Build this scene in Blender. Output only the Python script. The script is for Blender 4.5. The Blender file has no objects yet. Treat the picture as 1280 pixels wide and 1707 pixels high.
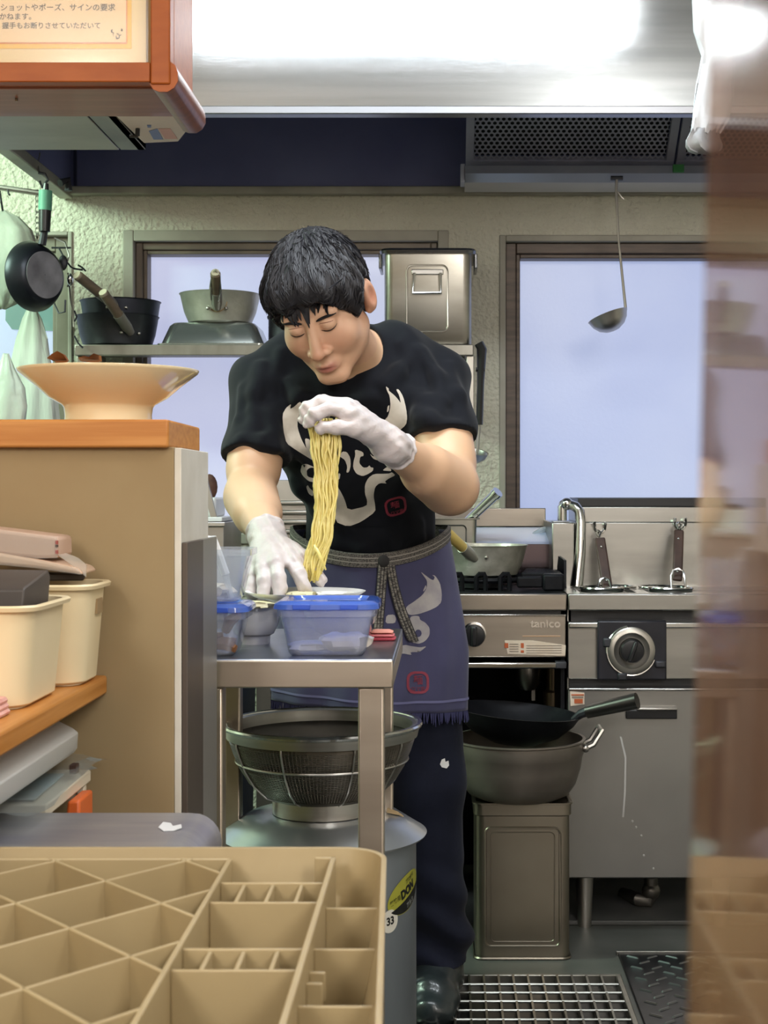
import bpy, bmesh, math, random
import numpy as np
from mathutils import Vector, Matrix
from mathutils.bvhtree import BVHTree
random.seed(7); rng = np.random.default_rng(7)
R = math.radians
scene = bpy.context.scene
C = scene.collection
F, VX, VY, H = 2450.0, 742.0, 818.0, 1.03        # focal length in pixels, vanishing point, eye height
def P(x, y, d): return Vector(((x-VX)*d/F, d, H-(y-VY)*d/F))
# ------------------------------------------------------------------ camera
cd = bpy.data.cameras.new('camera'); cam = bpy.data.objects.new('camera', cd); C.objects.link(cam)
cam.location = (0, 0, H); cam.rotation_euler = (R(90), 0, 0)
cd.sensor_fit = 'VERTICAL'; cd.sensor_height = 36; cd.lens = F*36/1707
cd.shift_x = -(VX-640)/1707; cd.shift_y = (VY-853.5)/1707
cd.clip_start = 0.02
cd.dof.use_dof = True; cd.dof.focus_distance = 2.55; cd.dof.aperture_fstop = 19
scene.camera = cam
# ------------------------------------------------------------------ world, lights, exposure
w = bpy.data.worlds.new('room_air'); scene.world = w; w.use_nodes = True
w.node_tree.nodes['Background'].inputs[0].default_value = (.55, .6, .7, 1)
w.node_tree.nodes['Background'].inputs[1].default_value = 0.05
vs = scene.view_settings; vs.view_transform = 'Standard'; vs.look = 'None'; vs.gamma = 1; vs.use_curve_mapping = False
vs.exposure = 0.0
scene.cycles.use_denoising = True
scene.cycles.max_bounces = 8; scene.cycles.transparent_max_bounces = 24
scene.cycles.caustics_reflective = False; scene.cycles.caustics_refractive = False
def area(name, loc, sx, sy, power, col, target=None, spread=180):
    l = bpy.data.lights.new(name, 'AREA'); l.shape = 'RECTANGLE'; l.size = sx; l.size_y = sy; l.energy = power; l.color = col
    l.spread = R(spread)
    o = bpy.data.objects.new(name, l); C.objects.link(o); o.location = loc
    if target is not None:
        o.rotation_euler = (Vector(target)-Vector(loc)).to_track_quat('-Z', 'Y').to_euler()
    return o
def bulb(name, loc, power, col, rad=.12):
    l = bpy.data.lights.new(name, 'POINT'); l.energy = power; l.color = col; l.shadow_soft_size = rad
    o = bpy.data.objects.new(name, l); C.objects.link(o); o.location = loc; return o
area('kitchen_tube_light', (-.12, 2.26, 2.39), 1.25, .22, 28, (.88, .95, 1.0))
area('corner_tube_light', (-2.05, 3.0, 2.36), .5, 1.0, 74, (.70, 1.0, .78), (-1.3, 4.05, 1.3))
bulb('counter_lamp_and_fill', (-1.5, .6, 1.95), 15, (1.0, .76, .50))
bulb('guest_lamp_light', (1.0, -.7, 2.05), 80, (1.0, .95, .90), .3)
bulb('counter_lamp_and_fill', (.6, .95, 2.2), 24, (1.0, .95, .88), .15)  # unseen fill light, added to brighten the table fronts
bulb('guest_lamp_light', (-1.1, -1.1, 2.05), 80, (1.0, .95, .90), .3)
# ------------------------------------------------------------------ materials
def lin(c):
    if isinstance(c, str): c = tuple(int(c[i:i+2], 16)/255 for i in (0, 2, 4))
    return tuple(((x+.055)/1.055)**2.4 if x > .04045 else x/12.92 for x in c) + (1,)
MATS = {}
def mat(name, col, rough=.5, metal=0., col2=None, ns=8, st=(1, 1, 1), bump=0., bs=60, bst=None, dist=.002, spec=.5, coat=0., trans=0., detail=4, contrast=(.35, .65), sub=0., sheen=0., attr=None):
    if name in MATS: return MATS[name]
    m = bpy.data.materials.new(name); m.use_nodes = True; nt = m.node_tree; n = nt.nodes; L = nt.links
    b = n['Principled BSDF']; MATS[name] = m
    b.inputs['Base Color'].default_value = lin(col); b.inputs['Roughness'].default_value = rough
    b.inputs['Metallic'].default_value = metal; b.inputs['Specular IOR Level'].default_value = spec
    b.inputs['Coat Weight'].default_value = coat; b.inputs['Transmission Weight'].default_value = trans
    b.inputs['Sheen Weight'].default_value = sheen
    if sub: b.inputs['Subsurface Weight'].default_value = sub; b.inputs['Subsurface Radius'].default_value = (.012, .005, .003); b.inputs['Subsurface Scale'].default_value = .5
    tc = n.new('ShaderNodeTexCoord')
    def noise(scale, stretch, det=detail):
        mp = n.new('ShaderNodeMapping'); mp.inputs['Scale'].default_value = stretch
        L.new(tc.outputs['Object'], mp.inputs[0])
        t = n.new('ShaderNodeTexNoise'); t.inputs['Scale'].default_value = scale; t.inputs['Detail'].default_value = det
        L.new(mp.outputs[0], t.inputs['Vector']); return t
    src = None
    if attr:
        a = n.new('ShaderNodeAttribute'); a.attribute_name = attr; src = a.outputs['Color']; L.new(src, b.inputs['Base Color'])
    if col2:
        t = noise(ns, st); r = n.new('ShaderNodeMapRange'); r.inputs[1].default_value, r.inputs[2].default_value = contrast
        L.new(t.outputs[0], r.inputs[0])
        x = n.new('ShaderNodeMix'); x.data_type = 'RGBA'
        x.inputs[6].default_value = lin(col); x.inputs[7].default_value = lin(col2)
        L.new(r.outputs[0], x.inputs[0]); L.new(x.outputs[2], b.inputs['Base Color'])
    if bump:
        t = noise(bs, bst or st); bp = n.new('ShaderNodeBump'); bp.inputs['Strength'].default_value = bump; bp.inputs['Distance'].default_value = dist
        L.new(t.outputs[0], bp.inputs['Height']); L.new(bp.outputs[0], b.inputs['Normal'])
    return m
def clear(name, tint, haze=.15, hazecol='ffffff', rough=.05):
    """thin clear plastic: see-through, a little milky, with real Fresnel gloss"""
    m = bpy.data.materials.new(name); m.use_nodes = True; nt = m.node_tree; n = nt.nodes; L = nt.links; n.clear()
    o = n.new('ShaderNodeOutputMaterial'); tr = n.new('ShaderNodeBsdfTransparent'); tr.inputs[0].default_value = lin(tint)
    df = n.new('ShaderNodeBsdfPrincipled'); df.inputs['Base Color'].default_value = lin(hazecol); df.inputs['Roughness'].default_value = .4
    gl = n.new('ShaderNodeBsdfGlossy'); gl.inputs['Roughness'].default_value = rough
    ge = n.new('ShaderNodeNewGeometry'); dp = n.new('ShaderNodeVectorMath'); dp.operation = 'DOT_PRODUCT'
    L.new(ge.outputs['Normal'], dp.inputs[0]); L.new(ge.outputs['Incoming'], dp.inputs[1])
    def mth(op, a, b=0.):
        q = n.new('ShaderNodeMath'); q.operation = op
        for i, v in enumerate((a, b)):
            if isinstance(v, (int, float)): q.inputs[i].default_value = v
            else: L.new(v, q.inputs[i])
        return q.outputs[0]
    fr = mth('ADD', mth('MULTIPLY', mth('POWER', mth('SUBTRACT', 1, mth('ABSOLUTE', dp.outputs['Value'])), 5), .96), .04)
    tl = n.new('ShaderNodeBsdfTranslucent'); tl.inputs[0].default_value = lin(hazecol)
    hz = n.new('ShaderNodeMixShader'); hz.inputs[0].default_value = .35; L.new(df.outputs[0], hz.inputs[1]); L.new(tl.outputs[0], hz.inputs[2])
    a = n.new('ShaderNodeMixShader'); a.inputs[0].default_value = haze; L.new(tr.outputs[0], a.inputs[1]); L.new(hz.outputs[0], a.inputs[2])
    b = n.new('ShaderNodeMixShader'); L.new(fr, b.inputs[0]); L.new(a.outputs[0], b.inputs[1]); L.new(gl.outputs[0], b.inputs[2])
    L.new(b.outputs[0], o.inputs[0]); MATS[name] = m; return m
def glow(name, col, col2, strength, ns=2, st=(1, 1, 1), bump=0):
    """a lit frosted pane: daylight behind it, uneven outdoor light mixed into its glow colour"""
    m = mat(name, col, rough=.35, col2=col2, ns=ns, st=st, bump=bump, bs=90, dist=.001)
    nt = m.node_tree; b = nt.nodes['Principled BSDF']
    for l in list(nt.links):
        if l.to_socket == b.inputs['Base Color']:
            nt.links.new(l.from_socket, b.inputs['Emission Color']); nt.links.remove(l)
    b.inputs['Base Color'].default_value = (.25, .27, .3, 1)
    b.inputs['Emission Strength'].default_value = strength
    return m
STEEL = mat('brushed_steel', 'cfcdc8', .3, 1, 'bab6b0', 6, (.4, 1, 9), .05, 40, (.6, 30, 30), .0006)
STEELV = mat('dull_steel', 'c2beb8', .36, 1, 'aca7a0', 5, bump=.04, bs=60)
HOOD = mat('hood_steel', 'd6d9db', .12, 1, 'bcc0c2', 3, (.3, 1, 8), .05, 50, (.3, 20, 30), .0006)
CHROME = mat('polished_steel', 'd4d4d2', .14, 1)
ALU = mat('hammered_aluminium', 'cdccc0', .36, .55, 'aeac9c', 14, bump=.3, bs=130, dist=.002)
DARKSTEEL = mat('sooty_steel', '2c2d31', .5, .6, '45464b', 12, bump=.15, bs=50)
BLACKIRON = mat('black_iron', '0d0e12', .5, .2, '15161a', 16, bump=.2, bs=80, spec=.2)
BLACK = mat('black_plastic', '0e0f13', .35)
NAVY = mat('hood_inside', '70749a', .3, 0, '60648a', 3)
WALL = mat('stucco', 'd2cfbe', .85, 0, 'c8c5b3', 5, bump=1.0, bs=85, dist=.011, detail=3)
CEIL = mat('ceiling_paint', 'd2d6da', .9)
FLOOR = mat('wet_floor', '62645f', .42, 0, '484b47', 5, bump=.15, bs=14, dist=.004, contrast=(.3, .7))
GLASS = glow('frosted_daylight', 'adbdec', 'c2cdf0', .72, 1.3, (1, 1, 1), .35)
GLASSB = glow('frosted_daylight_violet', 'c0c6ec', 'd4d9f4', .80, 1.6, (1, 1, 1), .3)
BROWNFRAME = mat('brown_window_frame', '5d4f44', .45, .2, '4a3f37', 10, (1, 1, 8))
PALETRIM = mat('pale_window_trim', 'a9a597', .6, 0, '9a968a', 8)
WOOD = mat('orange_wood', 'c68a4c', .38, 0, 'b4763c', 6, (.8, 10, 22), .08, 30, (.6, 20, 40), .0008, spec=.25)
WOODX = mat('orange_wood_grain_across', 'c98a48', .4, 0, 'b3742f', 5, (16, .7, 22), .08, 30, (30, .6, 40), .0008, spec=.3)
WOODRED = mat('red_brown_wood', '9a5222', .4, 0, '8e481c', 14, (1, 4, 4), .08, 60, spec=.2)
WOODDARK = mat('dark_brown_moulding', '7d4c3c', .38, 0, '6a4034', 6, (1, 14, 14), .06, 30, coat=.1)
BOARD = mat('beige_board', '9a8663', .8, 0, '907a57', 5, bump=.06, bs=90, contrast=(.3, .7))
WHITEPAINT = mat('white_paint', 'd6d1c6', .6, 0, 'c9c3b6', 12)
BROWNMETAL = mat('brown_metal', '544a42', .45, .3)
CERAMIC = mat('cream_ceramic', 'e8d6ae', .12, coat=.4)
WHITECER = mat('white_ceramic', 'efeeec', .18, coat=.3)
CREAM = mat('cream_plastic', 'ead9b4', .42, 0, 'e4d2ab', 6, bump=.04, bs=150)
TAN = mat('tan_plastic', 'ab9872', .42, 0, 'a28f6a', 8, bump=.03, bs=120)
WHITEPL = mat('white_plastic', 'e8e8e8', .3)
GREYPL = mat('grey_white_plastic', 'cfd0ce', .35)
CLEARPL = clear('clear_plastic', 'f6f8fc', .24, 'f2f4ff')
BLUELID = clear('blue_plastic', 'cdd9ff', .55, '5f8df2')
FILM = clear('clear_film', 'f4f4f2', .10, 'ffffff', .12)
ACRYLIC = clear('acrylic', 'e0d0c8', .17, 'b58a6a', .05)  # brown haze mixed in stands for blurred warm reflections
# ------------------------------------------------------------------ objects
ORG = {}
def thing(name, label, cat, loc=(0, 0, 0), group=None):
    o = bpy.data.objects.new(name, None); C.objects.link(o); o.location = loc; ORG[o] = Vector(loc)
    o['label'] = label; o['category'] = cat; o.empty_display_size = .05
    if group: o['group'] = group
    return o
def tag(o, label, cat, group=None):
    o['label'] = label; o['category'] = cat
    if group: o['group'] = group
    return o
def dup(o, shift, label=None, parent=None):
    c = o.copy(); C.objects.link(c)
    if parent is not None: c.parent = parent
    else:
        c.location = o.location + Vector(shift)
        if label: c['label'] = label
    for ch in list(o.children): dup(ch, (0, 0, 0), None, c)
    return c
class MB:
    def __init__(s): s.v = []; s.f = []
    def add(s, vs_, fs):
        b = len(s.v); s.v += [tuple(v) for v in vs_]; s.f += [tuple(i+b for i in f) for f in fs]; return s
    def box(s, x0, x1, y0, y1, z0, z1):
        return s.add([(x0, y0, z0), (x1, y0, z0), (x1, y1, z0), (x0, y1, z0), (x0, y0, z1), (x1, y0, z1), (x1, y1, z1), (x0, y1, z1)],
                     [(3, 2, 1, 0), (4, 5, 6, 7), (0, 1, 5, 4), (1, 2, 6, 5), (2, 3, 7, 6), (3, 0, 4, 7)])
    def loft(s, loops, c0=True, c1=True, closed=True):
        n = len(loops[0]); b = len(s.v)
        for l in loops: s.v += [tuple(v) for v in l]
        for k in range(len(loops)-1):
            for i in range(n if closed else n-1):
                j = (i+1) % n
                s.f.append((b+k*n+i, b+k*n+j, b+(k+1)*n+j, b+(k+1)*n+i))
        if c0: s.f.append(tuple(b+i for i in range(n))[::-1])
        if c1: s.f.append(tuple(b+(len(loops)-1)*n+i for i in range(n)))
        return s
    def lathe(s, prof, c=(0, 0, 0), n=40, c0=False, c1=False, sx=1, sy=1):
        c = Vector(c)
        return s.loft([[(c.x+r*sx*math.cos(2*math.pi*i/n), c.y+r*sy*math.sin(2*math.pi*i/n), c.z+z) for i in range(n)] for r, z in prof], c0, c1)
    def tube(s, path, r, n=8, cap=True, closed=False):
        path = [Vector(p) for p in path]; m = len(path)
        rr = r if isinstance(r, (list, tuple)) else [r]*m
        loops = []; up = None
        for k in range(m):
            a = path[k-1] if (k > 0 or closed) else path[k]; c = path[(k+1) % m] if (k < m-1 or closed) else path[k]
            t = (c-a).normalized()
            if up is None: up = t.orthogonal().normalized()
            up = (up - t*up.dot(t)); up = up.normalized() if up.length > 1e-6 else t.orthogonal().normalized()
            q = t.cross(up)
            loops.append([path[k]+(up*math.cos(2*math.pi*i/n)+q*math.sin(2*math.pi*i/n))*rr[k] for i in range(n)])
        if closed: loops.append(loops[0]); cap = False
        return s.loft(loops, cap, cap)
    def prism(s, pts, d):
        """polygon given in 3-D, extruded by the vector d"""
        d = Vector(d); a = [Vector(p) for p in pts]
        return s.loft([a, [p+d for p in a]])
    def sphere(s, c, r, n=16, m=10):
        r = r if isinstance(r, (tuple, list)) else (r, r, r); c = Vector(c)
        return s.loft([[(c.x+r[0]*math.sin(math.pi*k/m)*math.cos(2*math.pi*i/n), c.y+r[1]*math.sin(math.pi*k/m)*math.sin(2*math.pi*i/n), c.z-r[2]*math.cos(math.pi*k/m)) for i in range(n)] for k in [.02]+list(range(1, m))+[m-.02]])
    def mul(s, M, start=0):
        for i in range(start, len(s.v)): s.v[i] = tuple(M @ Vector(s.v[i]))
        return s
    def build(s, name, m, parent=None, bevel=0, smooth=35, seg=2, label=None, kind=None):
        me = bpy.data.meshes.new(name); o0 = ORG[parent] if parent is not None else Vector((0, 0, 0))
        me.from_pydata([tuple(Vector(v)-o0) for v in s.v], [], s.f); me.update()
        bm = bmesh.new(); bm.from_mesh(me); bmesh.ops.recalc_face_normals(bm, faces=bm.faces); bm.to_mesh(me); bm.free()
        return finish(name, me, m, parent, bevel, smooth, seg, label, kind)
def finish(name, me, m, parent=None, bevel=0, smooth=35, seg=2, label=None, kind=None):
    me.materials.append(m)
    if smooth:
        me.shade_smooth()
        if smooth < 180: me.set_sharp_from_angle(angle=R(smooth))
    o = bpy.data.objects.new(name, me); C.objects.link(o)
    if parent is not None: o.parent = parent; ORG[o] = ORG[parent]
    else: ORG[o] = Vector((0, 0, 0))
    if bevel:
        b = o.modifiers.new('bevel', 'BEVEL'); b.width = bevel; b.segments = seg; b.limit_method = 'ANGLE'; b.angle_limit = R(40); b.harden_normals = False
    if label: o['label'] = label
    if kind: o['kind'] = kind
    return o
def box(name, x0, x1, y0, y1, z0, z1, m, parent=None, bevel=.002, **k):
    return MB().box(x0, x1, y0, y1, z0, z1).build(name, m, parent, bevel, **k)
def struct(o): o['kind'] = 'structure'; return o
def rrect(cx, cy, hx, hy, r, z, n=6):
    out = []
    for qx, qy, a0 in ((1, 1, 0), (-1, 1, 90), (-1, -1, 180), (1, -1, 270)):
        for i in range(n+1):
            a = R(a0+90*i/n); out.append((cx+qx*(hx-r)+r*math.cos(a), cy+qy*(hy-r)+r*math.sin(a), z))
    return out
def arc(c, r, a0, a1, n, ax=(1, 0, 0), ay=(0, 0, 1)):
    c, ax, ay = Vector(c), Vector(ax), Vector(ay)
    return [c+ax*r*math.cos(R(a0+(a1-a0)*i/n))+ay*r*math.sin(R(a0+(a1-a0)*i/n)) for i in range(n+1)]
def text_mesh(body, size, bold=0.0, extrude=0.0, align='LEFT', space=1.0):
    c = bpy.data.curves.new('lettering', 'FONT'); c.body = body; c.size = size; c.offset = bold; c.extrude = extrude; c.align_x = align; c.space_character = space; c.resolution_u = 3
    o = bpy.data.objects.new('lettering', c); C.objects.link(o)
    dg = bpy.context.evaluated_depsgraph_get(); me = bpy.data.meshes.new_from_object(o.evaluated_get(dg))
    bpy.data.objects.remove(o); bpy.data.curves.remove(c); return me
def text(name, body, size, loc, m, parent, bold=0., extrude=.0003, align='LEFT', rot=0, xs=1, space=1.0):
    """upright lettering facing the counter (towards -Y)"""
    me = text_mesh(body, size, bold, extrude, align, space)
    M = Matrix.Translation(Vector(loc)-ORG[parent]) @ Matrix.Rotation(R(90), 4, 'X') @ Matrix.Rotation(R(rot), 4, 'Z') @ Matrix.Diagonal((xs, 1, 1, 1))
    me.transform(M); return finish(name, me, m, parent, 0, 0)
def poly_mesh(polys):
    """filled flat polygons (lists of 2-D points; later ones cut holes) as one mesh"""
    c = bpy.data.curves.new('outline', 'CURVE'); c.dimensions = '2D'; c.fill_mode = 'BOTH'
    for p in polys:
        sp = c.splines.new('POLY'); sp.points.add(len(p)-1); sp.use_cyclic_u = True
        for q, (x, y) in zip(sp.points, p): q.co = (x, y, 0, 1)
    o = bpy.data.objects.new('outline', c); C.objects.link(o)
    dg = bpy.context.evaluated_depsgraph_get(); me = bpy.data.meshes.new_from_object(o.evaluated_get(dg))
    bpy.data.objects.remove(o); bpy.data.curves.remove(c); return me
def round_poly(p, it=2):
    p = [Vector((a, b)) for a, b in p]
    for _ in range(it):
        q = []
        for i in range(len(p)):
            a, b = p[i], p[(i+1) % len(p)]
            q += [a*.8+b*.2, a*.2+b*.8]
        p = q
    return [tuple(v) for v in p]
# ================================================================== setting
WY = 4.05
# wall at the back, with three window openings, built as piers and bands
def wallbox(n, x0, x1, z0, z1): return struct(box(n, x0, x1, WY, WY+.14, z0, z1, WALL, bevel=0))
sw = WY/F
X1 = (205-VX)*sw; X2 = (748-VX)*sw; X3 = (832-VX)*sw; ZT1 = H-(384-VY)*sw; ZT3 = H-(392-VY)*sw; ZB = H-(907-VY)*sw
XL0, XL1 = -1.95, (121-VX)*sw; ZTL = H-(386-VY)*sw
wall = thing('wall_back', 'rough cream stucco back wall with three frosted windows', 'wall'); wall['kind'] = 'structure'; del wall['category']
mb = MB()
mb.box(-2.6, XL0, WY, WY+.14, 0, 2.5); mb.box(XL1, X1, WY, WY+.14, ZB, 2.5); mb.box(X2, X3, WY, WY+.14, ZB, 2.5); mb.box(1.75, 2.6, WY, WY+.14, 0, 2.5)
mb.box(XL0, XL1, WY, WY+.14, ZTL, 2.5); mb.box(X1, X2, WY, WY+.14, ZT1, 2.5); mb.box(X3, 1.75, WY, WY+.14, ZT3, 2.5)
mb.box(XL0, 1.75, WY, WY+.14, 0, ZB)
mb.build('stucco', WALL, wall)
struct(box('floor', -2.6, 2.6, -2.2, 4.2, -.05, 0, FLOOR, bevel=0))
struct(box('ceiling', -2.6, 2.6, -2.2, 4.2, 2.45, 2.5, CEIL, bevel=0))
struct(box('wall_left', -2.65, -2.6, -2.2, 4.2, 0, 2.5, WALL, bevel=0))
struct(box('wall_right', 2.6, 2.65, -2.2, 4.2, 0, 2.5, mat('dining_wall', 'd6cfc5', .8), bevel=0))
struct(box('wall_front', -2.6, 2.6, -2.25, -2.2, 0, 2.5, mat('dining_wall', 'd6cfc5', .8), bevel=0))
def window(n, x0, x1, zt, zb, trim, frame, glass, fw, label, tw=.03):
    t = thing(n, label, 'window'); t['kind'] = 'structure'; del t['category']
    mb = MB(); y0, y1 = WY-.006, WY+.05
    mb.box(x0, x0+tw, y0, y1, zb, zt); mb.box(x1-tw, x1, y0, y1, zb, zt); mb.box(x0+tw, x1-tw, y0, y1, zt-tw, zt); mb.box(x0+tw, x1-tw, y0, y1, zb, zb+tw)
    mb.build('window_trim', trim, t, .003)
    a0, a1, b1, b0 = x0+tw, x1-tw, zt-tw, zb+tw; mb = MB(); y0, y1 = WY+.02, WY+.075
    mb.box(a0, a0+fw, y0, y1, b0, b1); mb.box(a1-fw, a1, y0, y1, b0, b1); mb.box(a0+fw, a1-fw, y0, y1, b1-fw, b1); mb.box(a0+fw, a1-fw, y0, y1, b0, b0+fw)
    g = .011
    mb2 = MB().box(a0+fw, a0+fw+g, y0+.01, y1+.01, b0+fw, b1-fw); mb2.box(a1-fw-g, a1-fw, y0+.01, y1+.01, b0+fw, b1-fw); mb2.box(a0+fw+g, a1-fw-g, y0+.01, y1+.01, b1-fw-g, b1-fw)
    mb.build('window_frame', frame, t, .003); mb2.build('sash', frame, t, .002)
    box('pane', a0+fw, a1-fw, WY+.088, WY+.094, b0+fw, b1-fw, glass, t, 0)
    return t
win1 = window('window_1', XL0, XL1, ZTL, ZB, PALETRIM, mat('grey_brown_frame', '7c7566', .5, 0, '6c6557', 8), GLASS, .04, 'frosted window behind the hanging pan', .012)
window('window_2', X1, X2, ZT1, ZB, PALETRIM, mat('taupe_frame', '776c5f', .45, .1, '665c51', 8), GLASSB, .02, 'frosted window behind the chef')
window('window_3', X3, 1.75, ZT3, ZB, PALETRIM, BROWNFRAME, GLASS, .03, 'frosted window above the noodle boiler', .018)

# ================================================================== extractor hood
hood = thing('range_hood', 'wide stainless extractor hood spanning the ceiling above the stoves', 'hood', (0, 3.6, 1.86))
hx0, hx1, hy0, hy1, hz = -1.03, 1.55, 3.25, 4.04, 1.862
box('front_panel', hx0, hx1, hy0, hy0+.012, hz+.018, 2.44, HOOD, hood, .001)
mb = MB(); mb.box(hx0, hx1, hy0-.006, hy0+.03, hz, hz+.018); mb.build('front_lip', mat('lip_steel', '8f9196', .35, 1), hood, .002)
box('side_panel', hx0-.012, hx0, hy0, hy1, hz, 2.44, HOOD, hood, .001)
MB().box(hx0-.03, hx0+.006, hy0, hy1, hz-.03, hz).build('side_rail', mat('rail_paint', 'a5a294', .5, .3, '8f8c80', 9), hood, .003)
MB().box(hx0, hx1, hy1-.03, hy1, hz-.022, hz).build('back_rail', mat('rail_paint', 'a5a294', .5, .3), hood, .003)
box('back_panel', hx0, hx1, hy1-.012, hy1, hz, 2.44, NAVY, hood, 0)
box('inner_side', hx0, hx0+.004, hy0+.03, hy1-.012, hz, 2.44, NAVY, hood, 0)
box('inner_front', hx0+.004, hx1, hy0+.012, hy0+.016, hz+.03, 2.44, NAVY, hood, 0)
box('inner_seam', P(119, 0, 4.0).x, P(119, 0, 4.0).x+.008, hy1-.017, hy1-.012, hz, 2.2, mat('seam_steel', '3a3d55', .4, .5), hood, 0)
MB().tube([P(100, 305, 3.7), P(113, 300, 3.72), P(114, 318, 3.72)], .010, 8).build('side_hook', DARKSTEEL, hood)
# grease filters: perforated sheets in frames, resting in a drip tray
fa, fb = P(778, 270, 3.98), P(1134, 198, 3.80)
GREY = mat('filter_steel', 'c2c6d6', .4, .2, 'b0b4c6', 8)
HOLE = mat('filter_hole', '0a0b18', .6)
def grease_filter(x0, x1, label):
    t = thing('grease_filter', label, 'filter', (x0, 3.98, fa.z), 'grease filters of the hood')
    zb, zt, yb, yt = 1.912, 2.10, 3.965, 3.72
    U = Vector((0, yt-yb, zt-zb)); Ul = U.length; U.normalize(); N = Vector((0, -U.z, U.y))*1
    if N.z > 0: N = -N
    o = Vector((x0, yb, zb)); W = x1-x0
    q = lambda u, v, h=0: o+Vector((u, 0, 0))+U*v+N*h
    fr = .022
    for a in ((0, W, 0, fr), (0, W, Ul-fr, Ul), (0, fr, fr, Ul-fr), (W-fr*1.0, W, fr, Ul-fr)):
        m_ = MB(); m_.loft([[q(a[0], a[2]), q(a[1], a[2]), q(a[1], a[3]), q(a[0], a[3])], [q(a[0], a[2], .014), q(a[1], a[2], .014), q(a[1], a[3], .014), q(a[0], a[3], .014)]])
        m_.build('frame', GREY, t, .001)
    MB().loft([[q(fr, fr, -.012), q(W-fr, fr, -.012), q(W-fr, Ul-fr, -.012), q(fr, Ul-fr, -.012)], [q(fr, fr, -.010), q(W-fr, fr, -.010), q(W-fr, Ul-fr, -.010), q(fr, Ul-fr, -.010)]]).build('backing', HOLE, t)
    # perforated sheet: a honeycomb of six-sided holes, one mesh of webs
    p = .0152; web = MB(); i = 0; y = fr
    hr = p*.36
    row = 0; k = p*.866
    while y < Ul-fr:
        x = fr+(p/2 if row % 2 else 0)
        while x < W-fr:
            for j in range(6):
                a0, a1 = R(60*j+30), R(60*j+90)
                h0, h1 = (x+hr*math.cos(a0), y+hr*math.sin(a0)), (x+hr*math.cos(a1), y+hr*math.sin(a1))
                R6 = p/math.sqrt(3)
                c0, c1 = (x+R6*math.cos(a0), y+R6*math.sin(a0)), (x+R6*math.cos(a1), y+R6*math.sin(a1))
                cl = lambda c: (min(max(c[0], fr-.004), W-fr+.004), min(max(c[1], fr-.004), Ul-fr+.004))
                c0, c1 = cl(c0), cl(c1)
                web.add([q(*h0, .006), q(*h1, .006), q(*c1, .006), q(*c0, .006)], [(0, 1, 2, 3)])
            x += p
        y += k; row += 1
    o_ = web.build('perforated_sheet', GREY, t, 0, 0); o_['kind'] = 'stuff'
    return t
xa, xb = P(776, 0, 3.965).x, P(1121, 0, 3.965).x
grease_filter(xa, xb, 'long perforated dark steel grease filter inside the hood')
grease_filter(xb+.006, xb+.5, 'second grease filter, mostly hidden behind the white cloth')
tray = thing('drip_tray', 'shallow steel drip tray under the grease filters', 'tray', (xa, 3.93, 1.9))
ta = P(775, 303, 3.88); 
mb = MB(); x0, x1 = ta.x, 1.3
prof = [(3.99, 1.915), (3.88, 1.897), (3.858, 1.869), (3.862, 1.866), (3.886, 1.892), (3.99, 1.909)]
zt_, zb_ = P(0, 276, 3.86).z, P(0, 303, 3.86).z
zm_ = P(0, 289, 3.845).z
prof = [(3.985, zt_+.004), (3.86, zt_), (3.845, zm_), (3.87, zb_), (3.985, zb_-.002), (3.985, zb_+.003), (3.875, zb_+.004), (3.852, zm_), (3.866, zt_-.004), (3.985, zt_)]
mb.loft([[(x0, a, b) for a, b in prof], [(x1, a, b) for a, b in prof]]); mb.build('trough', mat('tray_steel', 'cfd2da', .28, .6, 'babdc6', 3, (.6, 1, 1)), tray)
box('end_clip', x0-.012, x0, 3.87, 3.93, zb_, zb_+.05, GREY, tray)
box('tape_mark', P(1121, 0, 3.85).x, P(1139, 0, 3.85).x, 3.838, 3.85, zm_+.002, zm_+.022, mat('green_tape', '2f7a3c', .5), tray, 0, label='green tape on the steel')
# ladle hanging from the tray
lad = thing('ladle', 'steel ladle hanging by its long thin handle in front of the window', 'ladle', P(1028, 300, 3.84))
h0 = P(1028, 296, 3.84); h1 = P(1043, 517, 3.84)
MB().tube([P(1018, 297, 3.84), P(1038, 297, 3.84)], .006, 6).build('clip', DARKSTEEL, lad)
MB().tube([h0, P(1027, 320, 3.84), P(1031, 400, 3.84), h1], [.0045, .0035, .003, .004], 8).build('handle', STEELV, lad)
MB().tube([P(1028, 318, 3.84), P(1036, 328, 3.835), P(1040, 332, 3.835)], .002, 6).build('hook', STEELV, lad)
bc = P(1013, 527, 3.84); br = 34*3.84/F
mb = MB(); mb.lathe([(.001, -br*.78), (br*.35, -br*.74), (br*.65, -br*.58), (br*.87, -br*.32), (br*1.0, 0), (br*1.02, .001), (br*.97, 0), (br*.84, -br*.30), (br*.62, -br*.54), (br*.3, -br*.7), (.001, -br*.74)], (0, 0, 0), 32)
mb.mul(Matrix.Translation(bc) @ Matrix.Rotation(R(-20), 4, 'Y') @ Matrix.Rotation(R(-6), 4, 'X')); mb.build('bowl', STEELV, lad)

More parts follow.
